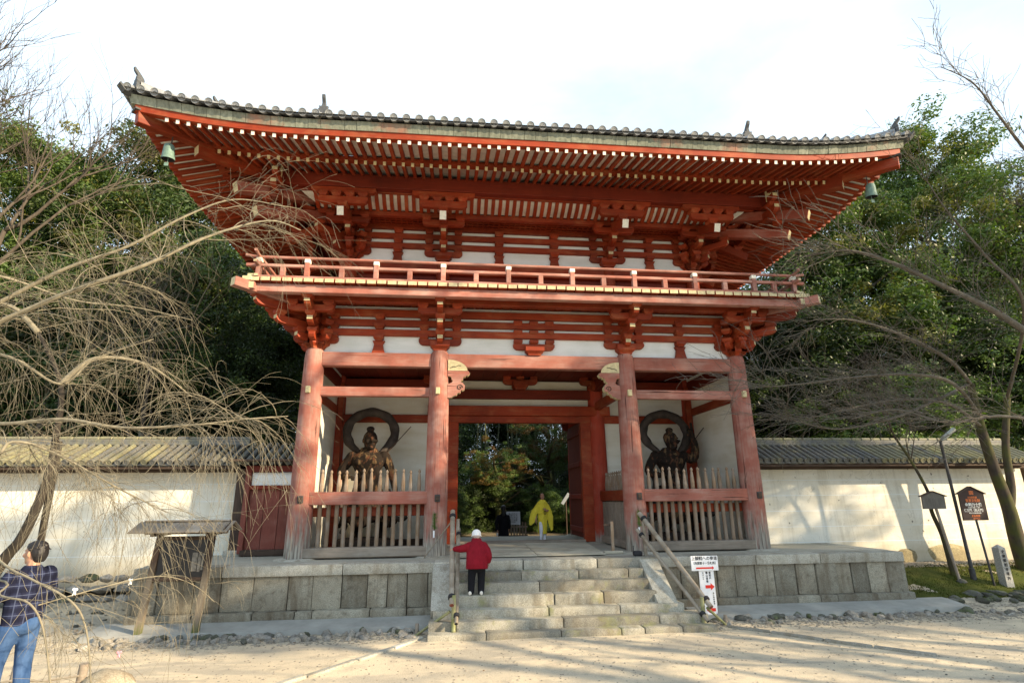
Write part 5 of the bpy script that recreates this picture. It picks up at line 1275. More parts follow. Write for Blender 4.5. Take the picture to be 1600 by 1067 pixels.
beam('ridge_board', nbd, GREYW, (-8.12, -1.95, .945), (-6.52, -1.95, .945), .13, .03); beam('gable_board', nbd, DARKW, (-6.5, -2.33, .755), (-6.5, -1.95, .90), .03, .07); beam('gable_board', nbd, DARKW, (-6.5, -1.57, .755), (-6.5, -1.95, .90), .03, .07)
PICT = flat('faded_drawing', (.16, .15, .13), .8, .5, 9)
for k, (w, h, dx) in enumerate(((.10, .34, .22), (.05, .36, .31), (.04, .30, .37))): block('drawing', nbd, PICT, (-7.32+dx, -1.968, .18), (w, .004, h), 0)
# ---- bamboo hand rails either side of the steps
def bamboo(name, par, a, b, r, mat=BAMB, nodes=7):
    a, b = V(a), V(b); pts, rr = [], []
    for k in range(nodes+1):
        t = k/nodes; p = a+(b-a)*t
        if 0 < k < nodes:
            d = (b-a).normalized()
            pts += [p-d*.014, p-d*.006, p+d*.006, p+d*.014]; q = r*(1-.12*t); rr += [q, q*1.10, q*1.10, q]
        else: pts.append(p); rr.append(r*(1-.12*t))
    tube(name, par, mat, pts, rr, 12)
def tie(par, p, r, ax):
    ax = V(ax).normalized(); tube('cord_tie', par, BLACK, [V(p)-ax*.03, V(p)+ax*.03], r, 10); tube('cord_tie', par, BLACK, [V(p)+V((0, 0, .02))-ax*.012, V(p)+V((0, 0, .02))+ax*.05], r*1.04, 8)
for s, lab in ((-1, 'bamboo hand rail on the left of the steps, which the person in red holds'), (1, 'bamboo hand rail on the right of the steps, in front of the red arrow sign')):
    if s < 0: U0, U1, L0, L1, P0, P1 = V((-2.09, -.92, 1.04)), V((-2.09, -2.80, -.60)), V((-1.95, -.95, .66)), V((-2.0, -2.88, -.90)), V((-2.05, -2.72, -1.25)), V((-1.97, -1.05, -.02))
    else: U0, U1, L0, L1, P0, P1 = V((2.29, -.92, .94)), V((2.97, -2.80, -.78)), V((2.19, -.98, .58)), V((2.86, -2.84, -1.02)), V((2.84, -2.70, -1.25)), V((2.33, -1.05, -.02))
    h = thing('bamboo_handrail', (P0+P1)/2-V((0, 0, .55)), lab, 'handrail', 'bamboo hand rails')
    bamboo('upper_rail', h, U0, U1, .055); bamboo('lower_rail', h, L0, L1, .041)
    for e, r in ((U1, .05), (L1, .036)): d = (U1-U0).normalized(); tube('cut_end', h, INK if r < .04 else BROWNW, [e-d*.01, e+d*.003], r*.8, 10)
    q = U0+(U1-U0)*.93; bamboo('post', h, P0, V((P0.x, P0.y, q.z+.05)), .045, BAMBG, 4); q2 = U0+(U1-U0)*.07
    bamboo('post', h, P1, V((P1.x, P1.y, q2.z-.05)), .045, BAMB, 4)
    d = (U1-U0).normalized()
    for t in (.07, .93): tie(h, U0+(U1-U0)*t, .069, d); tie(h, L0+(L1-L0)*t, .053, d)
    if s < 0: bamboo('brace', h, (-2.12, -2.70, -.72), (-2.78, -2.32, -1.2), .026, BAMBG, 5); bamboo('brace', h, (-2.08, -.8, .86), (-2.72, -.45, .02), .014, BAMB, 3)
    else: bamboo('brace', h, (2.92, -2.72, -.80), (3.42, -2.50, -1.2), .026, BAMBG, 5)
    x = -2.74 if s < 0 else 3.38; y = -2.32 if s < 0 else -2.5
    tube('brace_stake', h, GREYW, [(x, y, -1.28), (x, y, -.98)], .035, 8)
# ---- white direction sign with red arrows
ds = thing('direction_sign', (3.3, -2.0, -1.05), 'white direction sign with black lettering and red arrows, right of the steps', 'sign')
block('lower_board', ds, WHITE, (3.31, -1.98, -.62), (.33, .02, .86), .003); block('upper_board', ds, WHITE, (3.28, -2.005, -.065), (.60, .02, .295), .004)
tube('sign_post', ds, GREYW, [(3.31, -1.95, -1.2), (3.31, -1.95, .0)], .025, 8); block('sign_foot', ds, WHITE, (3.34, -1.97, -1.055), (.2, .06, .05))
text('lettering', ds, '上醍醐への参道', .082, facing(3.28, -2.017, .03), INK, 1.0)
text('lettering', ds, '（西国第十一番札所）', .062, facing(3.28, -2.017, -.065), INK, .92)
def arrow(par, x, y, z, L, h, s=1, head=.4):
    p = [(-L/2, -h*.22), (L/2-h*.6, -h*.22), (L/2-h*.6, -h/2), (L/2, 0), (L/2-h*.6, h/2), (L/2-h*.6, h*.22), (-L/2, h*.22)]
    put('arrow', prism_mesh(('arrow', L, h), p, .004, [REDINK]), None, T(x, y, z) @ Matrix.Diagonal((s, 1, 1, 1)), par)
arrow(ds, 3.28, -2.018, -.158, .40, .07); arrow(ds, 3.36, -1.993, -.53, .20, .14); arrow(ds, 3.335, -1.993, -.975, .2, .14, -1)
for k, (dx, s_, n) in enumerate(((.07, .045, '醍醐水'), (.0, .05, '開山道場'), (-.08, .036, 'おまいり'))):
    for j, ch in enumerate(n): text('lettering', ds, ch, s_, facing(3.31+dx, -1.993, -.26-j*s_*1.12), INK)
for j, ch in enumerate('奥之院参詣道'): text('lettering', ds, ch, .034, facing(3.42, -1.993, -.66-j*.04), INK)
# ---- right-hand bed: small blank sign, tall lamp, heritage sign, stone marker
def gable_board(par, x, y, z0, z1, zp, w, mat, roof, yaw=0, skew=0):
    h = w/2; p = [(-h*1.05+skew, z0), (h*.95+skew, z0), (h, z1), (0, zp), (-h, z1)]
    M = T(x, y, 0) @ Matrix.Rotation(yaw, 4, 'Z')
    put('board', prism_mesh(('gb', x), p, .035, [mat]), None, M, par)
    for sg in (-1, 1): beam('board_roof', par, roof, M @ V((0, 0, zp+.02)), M @ V((sg*(h+.05), 0, z1-.01)), .1, .022, .004)
ss = thing('small_sign', (10.9, -.2, gz(10.9, -.2)), 'small grey weathered signboard with gabled top on a thin post', 'sign')
gable_board(ss, 10.62, -.22, .93, 1.26, 1.36, .66, wood('weathered_signboard', (.14, .13, .11), (.09, .08, .07), (.2, .19, .16), (.5, .7), .85, (20, 20, 1)), DARKW)
tube('post', ss, GREYW, [(10.93, -.2, gz(10.9, -.2)-.2), (10.63, -.2, 1.2)], .035, 8)
rock('foot_stone', ss, RKD[1], 10.93, -.22, gz(10.9, -.2)+.03, .28, .26, .22)
hs = thing('heritage_sign', (11.5, -.45, gz(11.5, -.45)), 'dark brown signboard with orange and white lettering on a thin post', 'sign')
gable_board(hs, 11.50, -.47, .64, 1.31, 1.47, .72, SIGNBR, DARKW)
tube('post', hs, IRON, [(11.62, -.44, gz(11.5, -.45)-.2), (11.51, -.44, .8)], .026, 8)
yl = -.4915
for k in range(3): put('emblem', prism_mesh(('emb', k), [(-.075, .018), (-.045, -.012), (.0, .0), (.045, -.012), (.075, .018), (.045, .010), (0, .022), (-.045, .010)], .003, [ORANGE]), None, T(11.50, yl, 1.315+.033*k-.02), hs)
text('lettering', hs, '文化財愛護', .055, facing(11.50, yl, 1.21), ORANGE)
text('lettering', hs, '重要文化財', .085, facing(11.50, yl, 1.13), ORANGE)
text('lettering', hs, '金剛力士像', .098, facing(11.49, yl, 1.025), PALE)
text('lettering', hs, '平安時代 勢増・仁増作', .034, facing(11.49, yl, .955), PALE)
text('lettering', hs, '仁王門（西大門）', .084, facing(11.49, yl, .885, 0), PALE, .9)
text('lettering', hs, '慶長十年 豊臣秀頼再建', .034, facing(11.49, yl, .82), PALE)
text('lettering', hs, '火気厳禁', .062, facing(11.49, yl, .745), ORANGE); text('lettering', hs, '京都市消防局', .034, facing(11.49, yl, .68), ORANGE)
lp = thing('lamp_post', (11.35, -.1, gz(11.35, -.1)), 'tall thin grey pole with a slanted tubular lamp at its top', 'lamp post')
zb_ = gz(11.35, -.1); tube('pole', lp, IRON, [(11.40, -.1, zb_-.2), (11.40, -.1, zb_+.28), (11.40, -.1, zb_+.3), (11.33, -.1, 2.72)], [.07, .07, .045, .038], 10)
tube('lamp_arm', lp, IRON, [(11.33, -.1, 2.66), (11.36, -.14, 2.78), (11.42, -.2, 2.86)], .022, 8)
tube('lamp_tube', lp, flat('grey_lamp_plastic', (.34, .36, .33), .4), [(11.33, -.12, 2.74), (11.36, -.15, 2.76), (11.62, -.3, 3.02), (11.64, -.31, 3.04)], [.03, .058, .058, .03], 10)
mk = thing('stone_marker', (11.95, -.45, gz(11.95, -.45)), 'short pale square stone marker with pointed top and carved characters', 'stone marker')
vs_ = []; zb_ = gz(11.95, -.45)
for z, w in ((zb_-.2, .105), (zb_+.92, .095), (zb_+1.0, .006)): vs_ += [(11.95-w, -.45-w, z), (11.95+w, -.45-w, z), (11.95+w, -.45+w, z), (11.95-w, -.45+w, z)]
put('shaft', mesh_of('shaft', vs_, [(4*r+i, 4*r+(i+1) % 4, 4*r+4+(i+1) % 4, 4*r+4+i) for r in range(2) for i in range(4)]+[(8, 9, 10, 11)], [stone_mat('pale_marker_stone', (.36, .36, .33), (.30, .30, .27), (.22, .21, .19))]), None, Matrix.Identity(4), mk)
for j, ch in enumerate('史跡醍醐寺境内'): text('carved_character', mk, ch, .088, facing(11.95, -.556, zb_+.83-j*.105), INK)
for x, y, s in ((12.35, -.75, .5), (11.9, -.85, .42), (11.2, -.8, .5), (12.8, -.7, .45), (10.55, -.85, .42), (11.6, -.95, .35), (13.3, -.8, .5)): rock('edging_stone', ground, random.choice(RKD), x, y, gz(x, y)+.03, s*1.2, s*.8, s*.7)
# ---- small things on and by the gate
st = thing('wooden_stand', (1.8, -.25, 0), 'small wooden post standing on a flat foot beside the right passage fence', 'stand')
block('post', st, PICK, (1.8, -.25, .38), (.07, .05, .72), .006); block('foot', st, PLANK, (1.8, -.25, .035), (.46, .16, .06), .008); block('slat', st, DARKW, (1.70, -.22, .66), (.2, .02, .05), .004)
NEED = leaf_mat('pine_needle', (.08, .16, .03), (.13, .22, .05), .15)
for x, w in ((-2.52, 'left'), (2.46, 'right')):
    o = thing('pine_sprig', (x, -.33, .68), 'small green pine sprig tied to the pillar %s of the passage' % w, 'sprig', 'pine sprigs on the pillars'); vs_, fs = [], []; r_ = random.Random(4)
    tube('stem', o, BARK, [(x, -.31, .45), (x+.01, -.32, .65), (x+.02, -.33, .92)], [.012, .01, .005], 6)
    for k in range(240):
        z = r_.uniform(.62, .98); a = r_.uniform(0, 6.28); p = V((x+.02, -.33, z)); q = p+V((math.cos(a)*.09, -abs(math.sin(a))*.08, r_.uniform(.0, .09))); b = len(vs_); vs_ += [p, p+V((.006, 0, .006)), q]; fs.append((b, b+1, b+2))
    put('needles', mesh_of('needles', vs_, fs, [NEED]), None, Matrix.Identity(4), o)
    block('paper_tie', o, WHITE, (x, -.335, .52), (.035, .01, .16), .003)
lb = thing('ground_light', (2.16, -1.02, .0), 'small black spotlight at the foot of the right handrail', 'spotlight'); block('housing', lb, BLACK, (2.14, -1.05, .07), (.2, .16, .11), .03); tube('bracket', lb, BLACK, [(2.05, -1.05, .02), (2.05, -1.05, .24)], .008, 6)
# ---- behind the gate
rn = thing('white_notice', (.35, 8.6, gz(.35, 8.6)), 'white notice with vertical writing on a post, seen through the gateway', 'notice')
block('board', rn, flat('grey_white_notice', (.62, .66, .70), .6, .04), (.36, 8.6, .56), (.56, .03, .50), .004); tube('post', rn, GREYW, [(.4, 8.64, gz(.4, 8.6)-.2), (.4, 8.64, .75)], .03, 6)
for k in range(5):
    for j, ch in enumerate('境内禁煙火気注意願'[k:k+6]): text('lettering', rn, ch, .055, facing(.20+.075*k, 8.583, .72-j*.062), INK)
rf = thing('low_fence', (.5, 8.9, gz(.5, 8.9)), 'low brown picket fence under the white notice, seen through the gateway', 'fence')
for k in range(8): block('picket', rf, PICK, (.08+k*.115, 8.9, .02), (.06, .03, .75), .006)
for z in (-.12, .22): beam('rail', rf, PICK, (0, 8.93, z), (.98, 8.93, z), .03, .06)
sl = thing('slanted_sign', (2.6, 9.1, gz(2.6, 9.1)), 'pale tilted signboard near the right side of the gateway view', 'sign')
block('board', sl, flat('pale_blue_board', (.28, .32, .36), .6, .05), (2.58, 9.0, 1.28), (.13, .03, .52), .004).matrix_basis = T(2.58, 9.0, 1.28) @ Matrix.Rotation(.62, 4, 'Y') @ T(0, 0, 0); tube('post', sl, DARKW, [(2.6, 9.04, gz(2.6, 9)-.2), (2.6, 9.04, 1.25)], .025, 6)
# ---- left foreground: stakes with rope, boulder, paper knots on twigs
fs_ = thing('rope_fence', (-7.2, -5.8, gz(-7.2, -5.8)), 'two short wooden stakes joined by a rope at the lower left corner', 'fence')
for x, y, h in ((-7.42, -5.85, .42), (-6.72, -5.75, .40)): tube('stake', fs_, GREYW, [(x, y, gz(x, y)-.2), (x+.03, y, gz(x, y)+h)], .055, 10)
zr_ = gz(-7.1, -5.8)
tube('rope', fs_, BAMB, [(-8.6, -6.0, zr_+.26), (-8.0, -5.95, zr_+.22), (-7.42, -5.91, zr_+.27), (-7.05, -5.87, zr_+.24), (-6.70, -5.81, zr_+.27)], .013, 6)
bo = put('boulder', rock_mesh(77, stone_mat('pale_boulder', (.42, .37, .27), (.34, .29, .21), (.2, .16, .11)), 3, .6, .30, False), None, T(-6.40, -5.75, gz(-6.4, -5.75)+.05) @ Matrix.Diagonal((.72, .5, .5, 1)))
tag(bo, 'rounded pale boulder beside the short stakes at the lower left', 'boulder')
PINKP = flat('pink_paper', (.72, .30, .36), .8, .08)
for k, (x, y, d, m, w) in enumerate(((117, 922, 4.1, WHITE, 'white paper knot tied to the low twig beside the man'), (204, 907, 5.0, WHITE, 'white paper knot tied to a twig left of the notice board'), (186, 1020, 4.3, PINKP, 'pink paper knot dangling from the lowest drooping twig'))):
    p = at(x, y, d); tag(put('paper_knot', prism_mesh(('knot', k), [(-.014, -.04), (-.004, -.006), (-.02, .004), (-.012, .02), (.0, .012), (.014, .018), (.02, .002), (.006, -.006), (.012, -.034), (.0, -.02)], .014, [m], .003), None, T(*p)), w, 'paper knot', 'paper fortunes tied to the twigs')
# ================================================================== PEOPLE AND STATUES
def loft(vs_, fs, secs, seg=16):
    """secs: (centre, right vector scaled by half width, forward vector scaled by half depth)"""
    b = len(vs_); n = len(secs)
    for c, rx, ry in secs:
        c, rx, ry = V(c), V(rx), V(ry)
        for k in range(seg): a = 2*math.pi*k/seg; vs_.append(c+rx*math.cos(a)+ry*math.sin(a))
    for i in range(n-1):
        for k in range(seg): fs.append((b+i*seg+k, b+i*seg+(k+1) % seg, b+(i+1)*seg+(k+1) % seg, b+(i+1)*seg+k))
    fs.append(tuple(b+k for k in range(seg-1, -1, -1))); fs.append(tuple(b+(n-1)*seg+k for k in range(seg)))
def ball(vs_, fs, c, r, sc=(1, 1, 1), seg=12, rings=8):
    b = len(vs_)
    for i in range(1, rings):
        t = math.pi*i/rings
        for k in range(seg): a = 2*math.pi*k/seg; vs_.append(V(c)+V((r*sc[0]*math.sin(t)*math.cos(a), r*sc[1]*math.sin(t)*math.sin(a), r*sc[2]*math.cos(t))))
    vs_.append(V(c)+V((0, 0, r*sc[2]))); vs_.append(V(c)-V((0, 0, r*sc[2]))); tp, bt = len(vs_)-2, len(vs_)-1
    for i in range(rings-2):
        for k in range(seg): fs.append((b+i*seg+k, b+(i+1)*seg+k, b+(i+1)*seg+(k+1) % seg, b+i*seg+(k+1) % seg))
    for k in range(seg): fs.append((tp, b+k, b+(k+1) % seg)); fs.append((bt, b+(rings-2)*seg+(k+1) % seg, b+(rings-2)*seg+k))
def melt(name, par, mat, vs_, fs, M=None, voxel=.012, smooth=3, mats=None):
    me = mesh_of(name, vs_, fs, mats or [mat]); o = bpy.data.objects.new('tmp', me); COL.objects.link(o)
    bm = bmesh.new(); bm.from_mesh(me); bmesh.ops.recalc_face_normals(bm, faces=bm.faces); bm.to_mesh(me); bm.free()
    r = o.modifiers.new('r', 'REMESH'); r.mode = 'VOXEL'; r.voxel_size = voxel; s = o.modifiers.new('s', 'SMOOTH'); s.iterations = smooth; s.factor = .5
    dg = bpy.context.evaluated_depsgraph_get(); m2 = bpy.data.meshes.new_from_object(o.evaluated_get(dg)); bpy.data.objects.remove(o)
    m2.materials.clear()
    for q in (mats or [mat]): m2.materials.append(q)
    m2.polygons.foreach_set('use_smooth', [True]*len(m2.polygons))
    return put(name, m2, None, M if M is not None else Matrix.Identity(4), par)
def limb(vs_, fs, pts, rads, seg=10): tube_data(smooth_path(pts, 3), [rads[min(int(i/3), len(rads)-1)]*(1-(i % 3)/3)+rads[min(int(i/3)+1, len(rads)-1)]*((i % 3)/3) for i in range(3*(len(pts)-1)+1)], seg, vs_, fs); [ball(vs_, fs, p, r*.99, seg=10, rings=6) for p, r in ((pts[0], rads[0]), (pts[-1], rads[-1]))]
def head(vs_, fs, c, fwd, up, h=.23):
    """head of height h centred at c; fwd and up unit vectors"""
    fwd, up = V(fwd).normalized(), V(up).normalized(); fwd = (fwd-up*fwd.dot(up)).normalized(); rt = fwd.cross(up); c = V(c)
    P = lambda x, y, z: c+rt*x*h+fwd*y*h+up*z*h
    S = []
    for z, w, d, off in ((-.50, .10, .12, .16), (-.46, .20, .20, .13), (-.38, .26, .27, .08), (-.22, .30, .34, .04), (0., .335, .40, .0), (.2, .33, .42, -.03), (.36, .26, .34, -.04), (.46, .14, .2, -.05), (.50, .03, .04, -.05)): S.append((P(0, off, z), rt*w*h, fwd*d*h))
    loft(vs_, fs, S)
    limb(vs_, fs, [P(0, .38, .06), P(0, .47, -.08), P(0, .41, -.12)], [.035*h, .065*h, .06*h], 8)       # nose
    ball(vs_, fs, P(0, .375, -.24), .085*h, (1.1, .6, .5)); ball(vs_, fs, P(0, .31, -.40), .11*h)        # mouth, chin
    ball(vs_, fs, P(0, .35, .10), .20*h, (1, .5, .3))                                                     # brow
    for s in (-1, 1):
        ball(vs_, fs, P(.34*s, -.02, -.04), .10*h, (.5, .8, 1.3)); ball(vs_, fs, P(.20*s, .28, -.10), .11*h)
    limb(vs_, fs, [P(0, -.04, -.32), P(0, -.07, -.75)], [.20*h, .22*h])                                    # neck
    return P
def hand_mesh():
    vs_, fs = [], []
    loft(vs_, fs, [((0, 0, 0), (.026, 0, 0), (0, .018, 0)), ((0, .004, -.04), (.038, 0, 0), (0, .016, 0)), ((0, .008, -.085), (.042, 0, 0), (0, .013, 0))], 12)
    for x, L in ((-.031, .062), (-.011, .076), (.010, .072), (.030, .056)):
        limb(vs_, fs, [V((x, .008, -.078)), V((x, .016, -.078-L*.5)), V((x*.95, .040, -.078-L*.85)), V((x*.9, .058, -.078-L*.72))], [.0092, .0088, .0080, .0070], 8)
    limb(vs_, fs, [V((-.028, .006, -.028)), V((-.052, .024, -.058)), V((-.050, .046, -.086))], [.012, .010, .0085], 8)
    return vs_, fs
HV, HF = hand_mesh()
def add_hand(vs_, fs, p, d, palm, k=1.0, flip=1):
    d = V(d).normalized(); y = V(palm); y = (y-d*y.dot(d)).normalized(); x = y.cross(-d)*flip
    b = len(vs_)
    for v in HV: vs_.append(V(p)+x*v.x*k+y*v.y*k-d*v.z*k)
    fs.extend(tuple(b+i for i in f) for f in HF)
SKIN = flat('skin', (.42, .235, .155), .55, .08, 12); SKIN2 = flat('skin_tanned', (.34, .18, .115), .55, .08, 12)
HAIR = flat('black_hair', (.014, .012, .012), .5, .4, 40, .4, .6)
def cloth(name, c, amt=.14, sc=14, bump=.5):
    n = NT(name); f = n.noise(n.coord('Position', (1, 1, .55), False), sc, 4, .6); w = n.noise(n.coord('Position', (1, 1, .4), False), 5., 3, .5)
    return n.done(n.mix(n.ramp(f, [(.3, 0.), (.7, 1.)]), tuple(x*(1-amt) for x in c), tuple(x*(1+amt) for x in c)), .9, w, bump, .05, .15)
REDC = cloth('red_jacket_cloth', (.20, .008, .016)); BLKC = cloth('black_trouser_cloth', (.012, .012, .015)); KNIT = cloth('white_knit', (.72, .72, .72), .1, 60); SHOE = flat('white_shoe', (.68, .65, .58), .6)
YEL = cloth('yellow_robe_cloth', (.62, .52, .05), .12, 9, .6); WHC = cloth('white_cloth', (.66, .68, .74)); DKC = cloth('dark_robe_cloth', (.010, .010, .013))
def robe_folds(secs, seed, amp=.03): return secs
# ---- person in red climbing the steps, seen from behind
w = thing('person', (-1.6, -2.0, -.56), 'bent person in red jacket and white knit cap climbing the steps, holding the bamboo rail', 'person', rz=0)
vs_, fs = [], []
hc = V((-1.585, -1.66, .545)); head(vs_, fs, hc, (0, .85, -.45), (0, .35, .95), .21)
add_hand(vs_, fs, (-2.03, -1.84, .305), (-.75, .1, .05), (0, .3, -1), .82, 1); add_hand(vs_, fs, (-1.335, -2.0, .075), (.05, .25, -1), (-1, 0, 0), .8, -1)
limb(vs_, fs, [V((-1.585, -1.78, .35)), V((-1.585, -1.72, .46))], [.06, .055])
loft(vs_, fs, [(V((-1.585, -2.0, .0)), V((.12, 0, 0)), V((0, .08, 0))), (V((-1.585, -1.9, .3)), V((.13, 0, 0)), V((0, .08, 0)))])
limb(vs_, fs, [V((-1.70, -1.9, .34)), V((-1.9, -1.92, .33)), V((-2.04, -1.84, .305))], [.045, .04, .03]); limb(vs_, fs, [V((-1.44, -1.9, .34)), V((-1.35, -2.0, .2)), V((-1.335, -2.0, .07))], [.045, .04, .03])
melt('body', w, SKIN, vs_, fs, None, .0075, 2)
vs_, fs = [], []
loft(vs_, fs, [(V((-1.585, -2.03, -.07)), V((.225, 0, 0)), V((0, .165, -.02))), (V((-1.585, -2.035, .02)), V((.225, 0, 0)), V((0, .165, -.02))), (V((-1.585, -1.99, .16)), V((.215, 0, 0)), V((0, .16, -.04))), (V((-1.585, -1.91, .30)), V((.215, 0, 0)), V((0, .145, -.05))), (V((-1.585, -1.84, .385)), V((.19, 0, 0)), V((0, .12, -.06))), (V((-1.585, -1.78, .445)), V((.12, 0, 0)), V((0, .09, -.05))), (V((-1.585, -1.745, .475)), V((.075, 0, 0)), V((0, .07, -.04)))], 20)
limb(vs_, fs, [V((-1.73, -1.88, .36)), V((-1.80, -1.92, .335)), V((-1.92, -1.92, .315)), V((-2.03, -1.85, .31))], [.092, .086, .073, .056]); limb(vs_, fs, [V((-1.44, -1.88, .36)), V((-1.375, -1.97, .27)), V((-1.345, -2.03, .18)), V((-1.34, -2.01, .085))], [.088, .082, .072, .056])
for v in vs_: v += V((0, -1, 0))*noise.noise(V((v.x*5, v.y*5, v.z*16)))*.016+V((1, 0, 0))*noise.noise(V((v.x*12, v.y*7, v.z*9)))*.010
melt('jacket', w, REDC, vs_, fs, None, .009, 1)
tube('collar', w, REDC, [V((-1.585+.085*math.cos(a), -1.745+.08*math.sin(a), .475+.02*math.sin(a))) for a in [k*math.pi/8 for k in range(17)]], .022, 8)
vs_, fs = [], []
limb(vs_, fs, [V((-1.67, -2.02, -.0)), V((-1.69, -2.0, -.24)), V((-1.70, -2.05, -.48))], [.10, .078, .066]); limb(vs_, fs, [V((-1.50, -2.02, -.0)), V((-1.49, -1.96, -.24)), V((-1.50, -2.05, -.50))], [.10, .078, .066]); ball(vs_, fs, (-1.585, -2.02, -.02), .15, (1.2, .9, .8))
melt('trousers', w, BLKC, vs_, fs, None, .011, 2)
def shoe(par, p, ang, mat=SHOE, k=1.0):
    vs_, fs = [], []; c, s = math.cos(ang), math.sin(ang); R_ = lambda x, y, z: V(p)+V((c*x-s*y, s*x+c*y, z))*k
    loft(vs_, fs, [(R_(0, y, z), V((c, s, 0))*wd*k, V((0, 0, 1))*ht*k) for y, z, wd, ht in ((-.115, .045, .02, .03), (-.10, .05, .038, .045), (-.03, .052, .042, .05), (.06, .04, .047, .038), (.12, .032, .036, .028), (.145, .028, .015, .015))], 12)
    return melt('shoe', par, mat, vs_, fs, None, .008, 2)
shoe(w, (-1.705, -2.02, -.553), -.25, SHOE, .9); shoe(w, (-1.50, -2.03, -.556), .05, SHOE, .9)
vs_, fs = [], []; ball(vs_, fs, hc+V((0, -.02, .045)), .108, (.92, 1.05, .86), 16, 10); tube_data([hc+V((.092*math.cos(a), -.025+.105*math.sin(a), .0+.03*math.sin(a)*-1)) for a in [k*math.pi/8 for k in range(17)]], [.017]*17, 8, vs_, fs)
melt('knit_cap', w, KNIT, vs_, fs, None, .007, 1)
# ---- monk in a yellow robe walking through the gate
mz = -.275; m_ = thing('person', (1.34, 7.25, mz), 'shaven-headed person in a yellow robe and white leggings walking through the gateway', 'person')
X, Y = 1.37, 7.25
vs_, fs = [], []; P = head(vs_, fs, (X, Y-.03, 1.36), (.0, -1, -.05), (0, 0, 1), .225)
limb(vs_, fs, [V((X, Y, 1.05)), V((X, Y-.0, 1.28))], [.09, .06]); loft(vs_, fs, [((X, Y, .6), (.14, 0, 0), (0, .09, 0)), ((X, Y, 1.1), (.17, 0, 0), (0, .09, 0))])
limb(vs_, fs, [V((X+.15, Y, 1.05)), V((X+.2, Y-.05, .85)), V((X+.10, Y-.24, .84))], [.05, .04, .03]); add_hand(vs_, fs, (X+.11, Y-.235, .85), (-.6, -.3, .35), (.3, 1, 0), .95, 1)
limb(vs_, fs, [V((X-.15, Y, 1.05)), V((X-.23, Y, .8)), V((X-.27, Y-.06, .50))], [.05, .04, .03]); add_hand(vs_, fs, (X-.27, Y-.06, .50), (-.1, -.15, -1), (1, 0, 0), .95, -1)
melt('body', m_, SKIN2, vs_, fs, None, .0085, 2)
vs_, fs = [], []
loft(vs_, fs, [((X-.01, Y, .02), (.15, 0, 0), (0, .14, 0)), ((X-.01, Y, .25), (.155, 0, 0), (0, .135, 0)), ((X, Y, .5), (.16, 0, 0), (0, .13, 0)), ((X, Y, .74), (.175, 0, 0), (0, .13, 0)), ((X, Y, .98), (.19, 0, 0), (0, .125, 0)), ((X, Y, 1.13), (.18, 0, 0), (0, .11, 0)), ((X, Y, 1.2), (.11, 0, 0), (0, .085, 0)), ((X, Y, 1.24), (.075, 0, 0), (0, .07, 0))], 24)
# wide hanging sleeves
for sg, tip in ((-1, V((X-.50, Y-.06, .34))), (1, V((X+.33, Y-.06, .14)))):
    sh = V((X+sg*.15, Y, 1.1))
    loft(vs_, fs, [(sh, V((0, .065, .0)), V((0, 0, .08))), (sh+V((sg*.07, -.01, -.16)), V((sg*.02, .065, 0)), V((sg*.05, 0, .09))), (sh+V((sg*(.19 if sg < 0 else .11), -.03, -.38)), V((0, .055, 0)), V((sg*.085, 0, .10))), (sh+V((sg*(.27 if sg < 0 else .14), -.05, -.58)), V((0, .045, 0)), V((sg*.10, 0, .10))), (tip, V((0, .025, 0)), V((sg*.045, 0, .03)))], 14)
for sg in (-1, 1): limb(vs_, fs, [V((X+sg*.1, Y-.06, 1.2)), V((X+sg*.06, Y-.13, 1.05)), V((X-sg*.06, Y-.15, .82))], [.02, .02, .018], 6)
tube_data([V((X+.215*math.cos(a), Y+.15*math.sin(a), .76)) for a in [k*math.pi/10 for k in range(21)]], [.022]*21, 6, vs_, fs)
for v in vs_: v += V((noise.noise(V((v.x*9, v.y*9, v.z*1.6)))*.03, noise.noise(V((v.x*9+5, v.y*9, v.z*1.6)))*.035, 0))
melt('robe', m_, YEL, vs_, fs, None, .012, 1)
vs_, fs = [], []; limb(vs_, fs, [V((X-.08, Y-.06, .4)), V((X-.09, Y-.14, .14)), V((X-.10, Y-.12, mz+.1))], [.075, .07, .045]); limb(vs_, fs, [V((X+.09, Y+.05, .4)), V((X+.08, Y+.08, .1)), V((X+.05, Y-.03, mz+.08))], [.075, .07, .045])
melt('leggings', m_, WHC, vs_, fs, None, .011, 2)
shoe(m_, (X-.10, Y-.19, mz+.01), math.pi, WHC, .95); shoe(m_, (X+.05, Y-.09, mz+.005), math.pi, WHC, .95)
vs_, fs = [], []; tube_data([V((X+.05+.035*math.cos(a), Y-.275, .78+.06*math.sin(a))) for a in [k*math.pi/8 for k in range(17)]], [.011]*17, 6, vs_, fs); put('prayer_beads', mesh_of('beads', vs_, fs, [DARKW], True), None, Matrix.Identity(4), m_)
# a short figure: he stands on the passage floor just inside the doorway
Mt = T(.74, 3.72, .0) @ Matrix.Scale(.835, 4) @ T(-1.37, -7.25, -mz)
m_.matrix_basis = T(.74, 3.72, 0); WM[m_] = T(.74, 3.72, 0)
for c_ in [q for q in COL.objects if q.parent == m_]: c_.matrix_parent_inverse = WM[m_].inverted(); c_.matrix_basis = Mt @ c_.matrix_basis
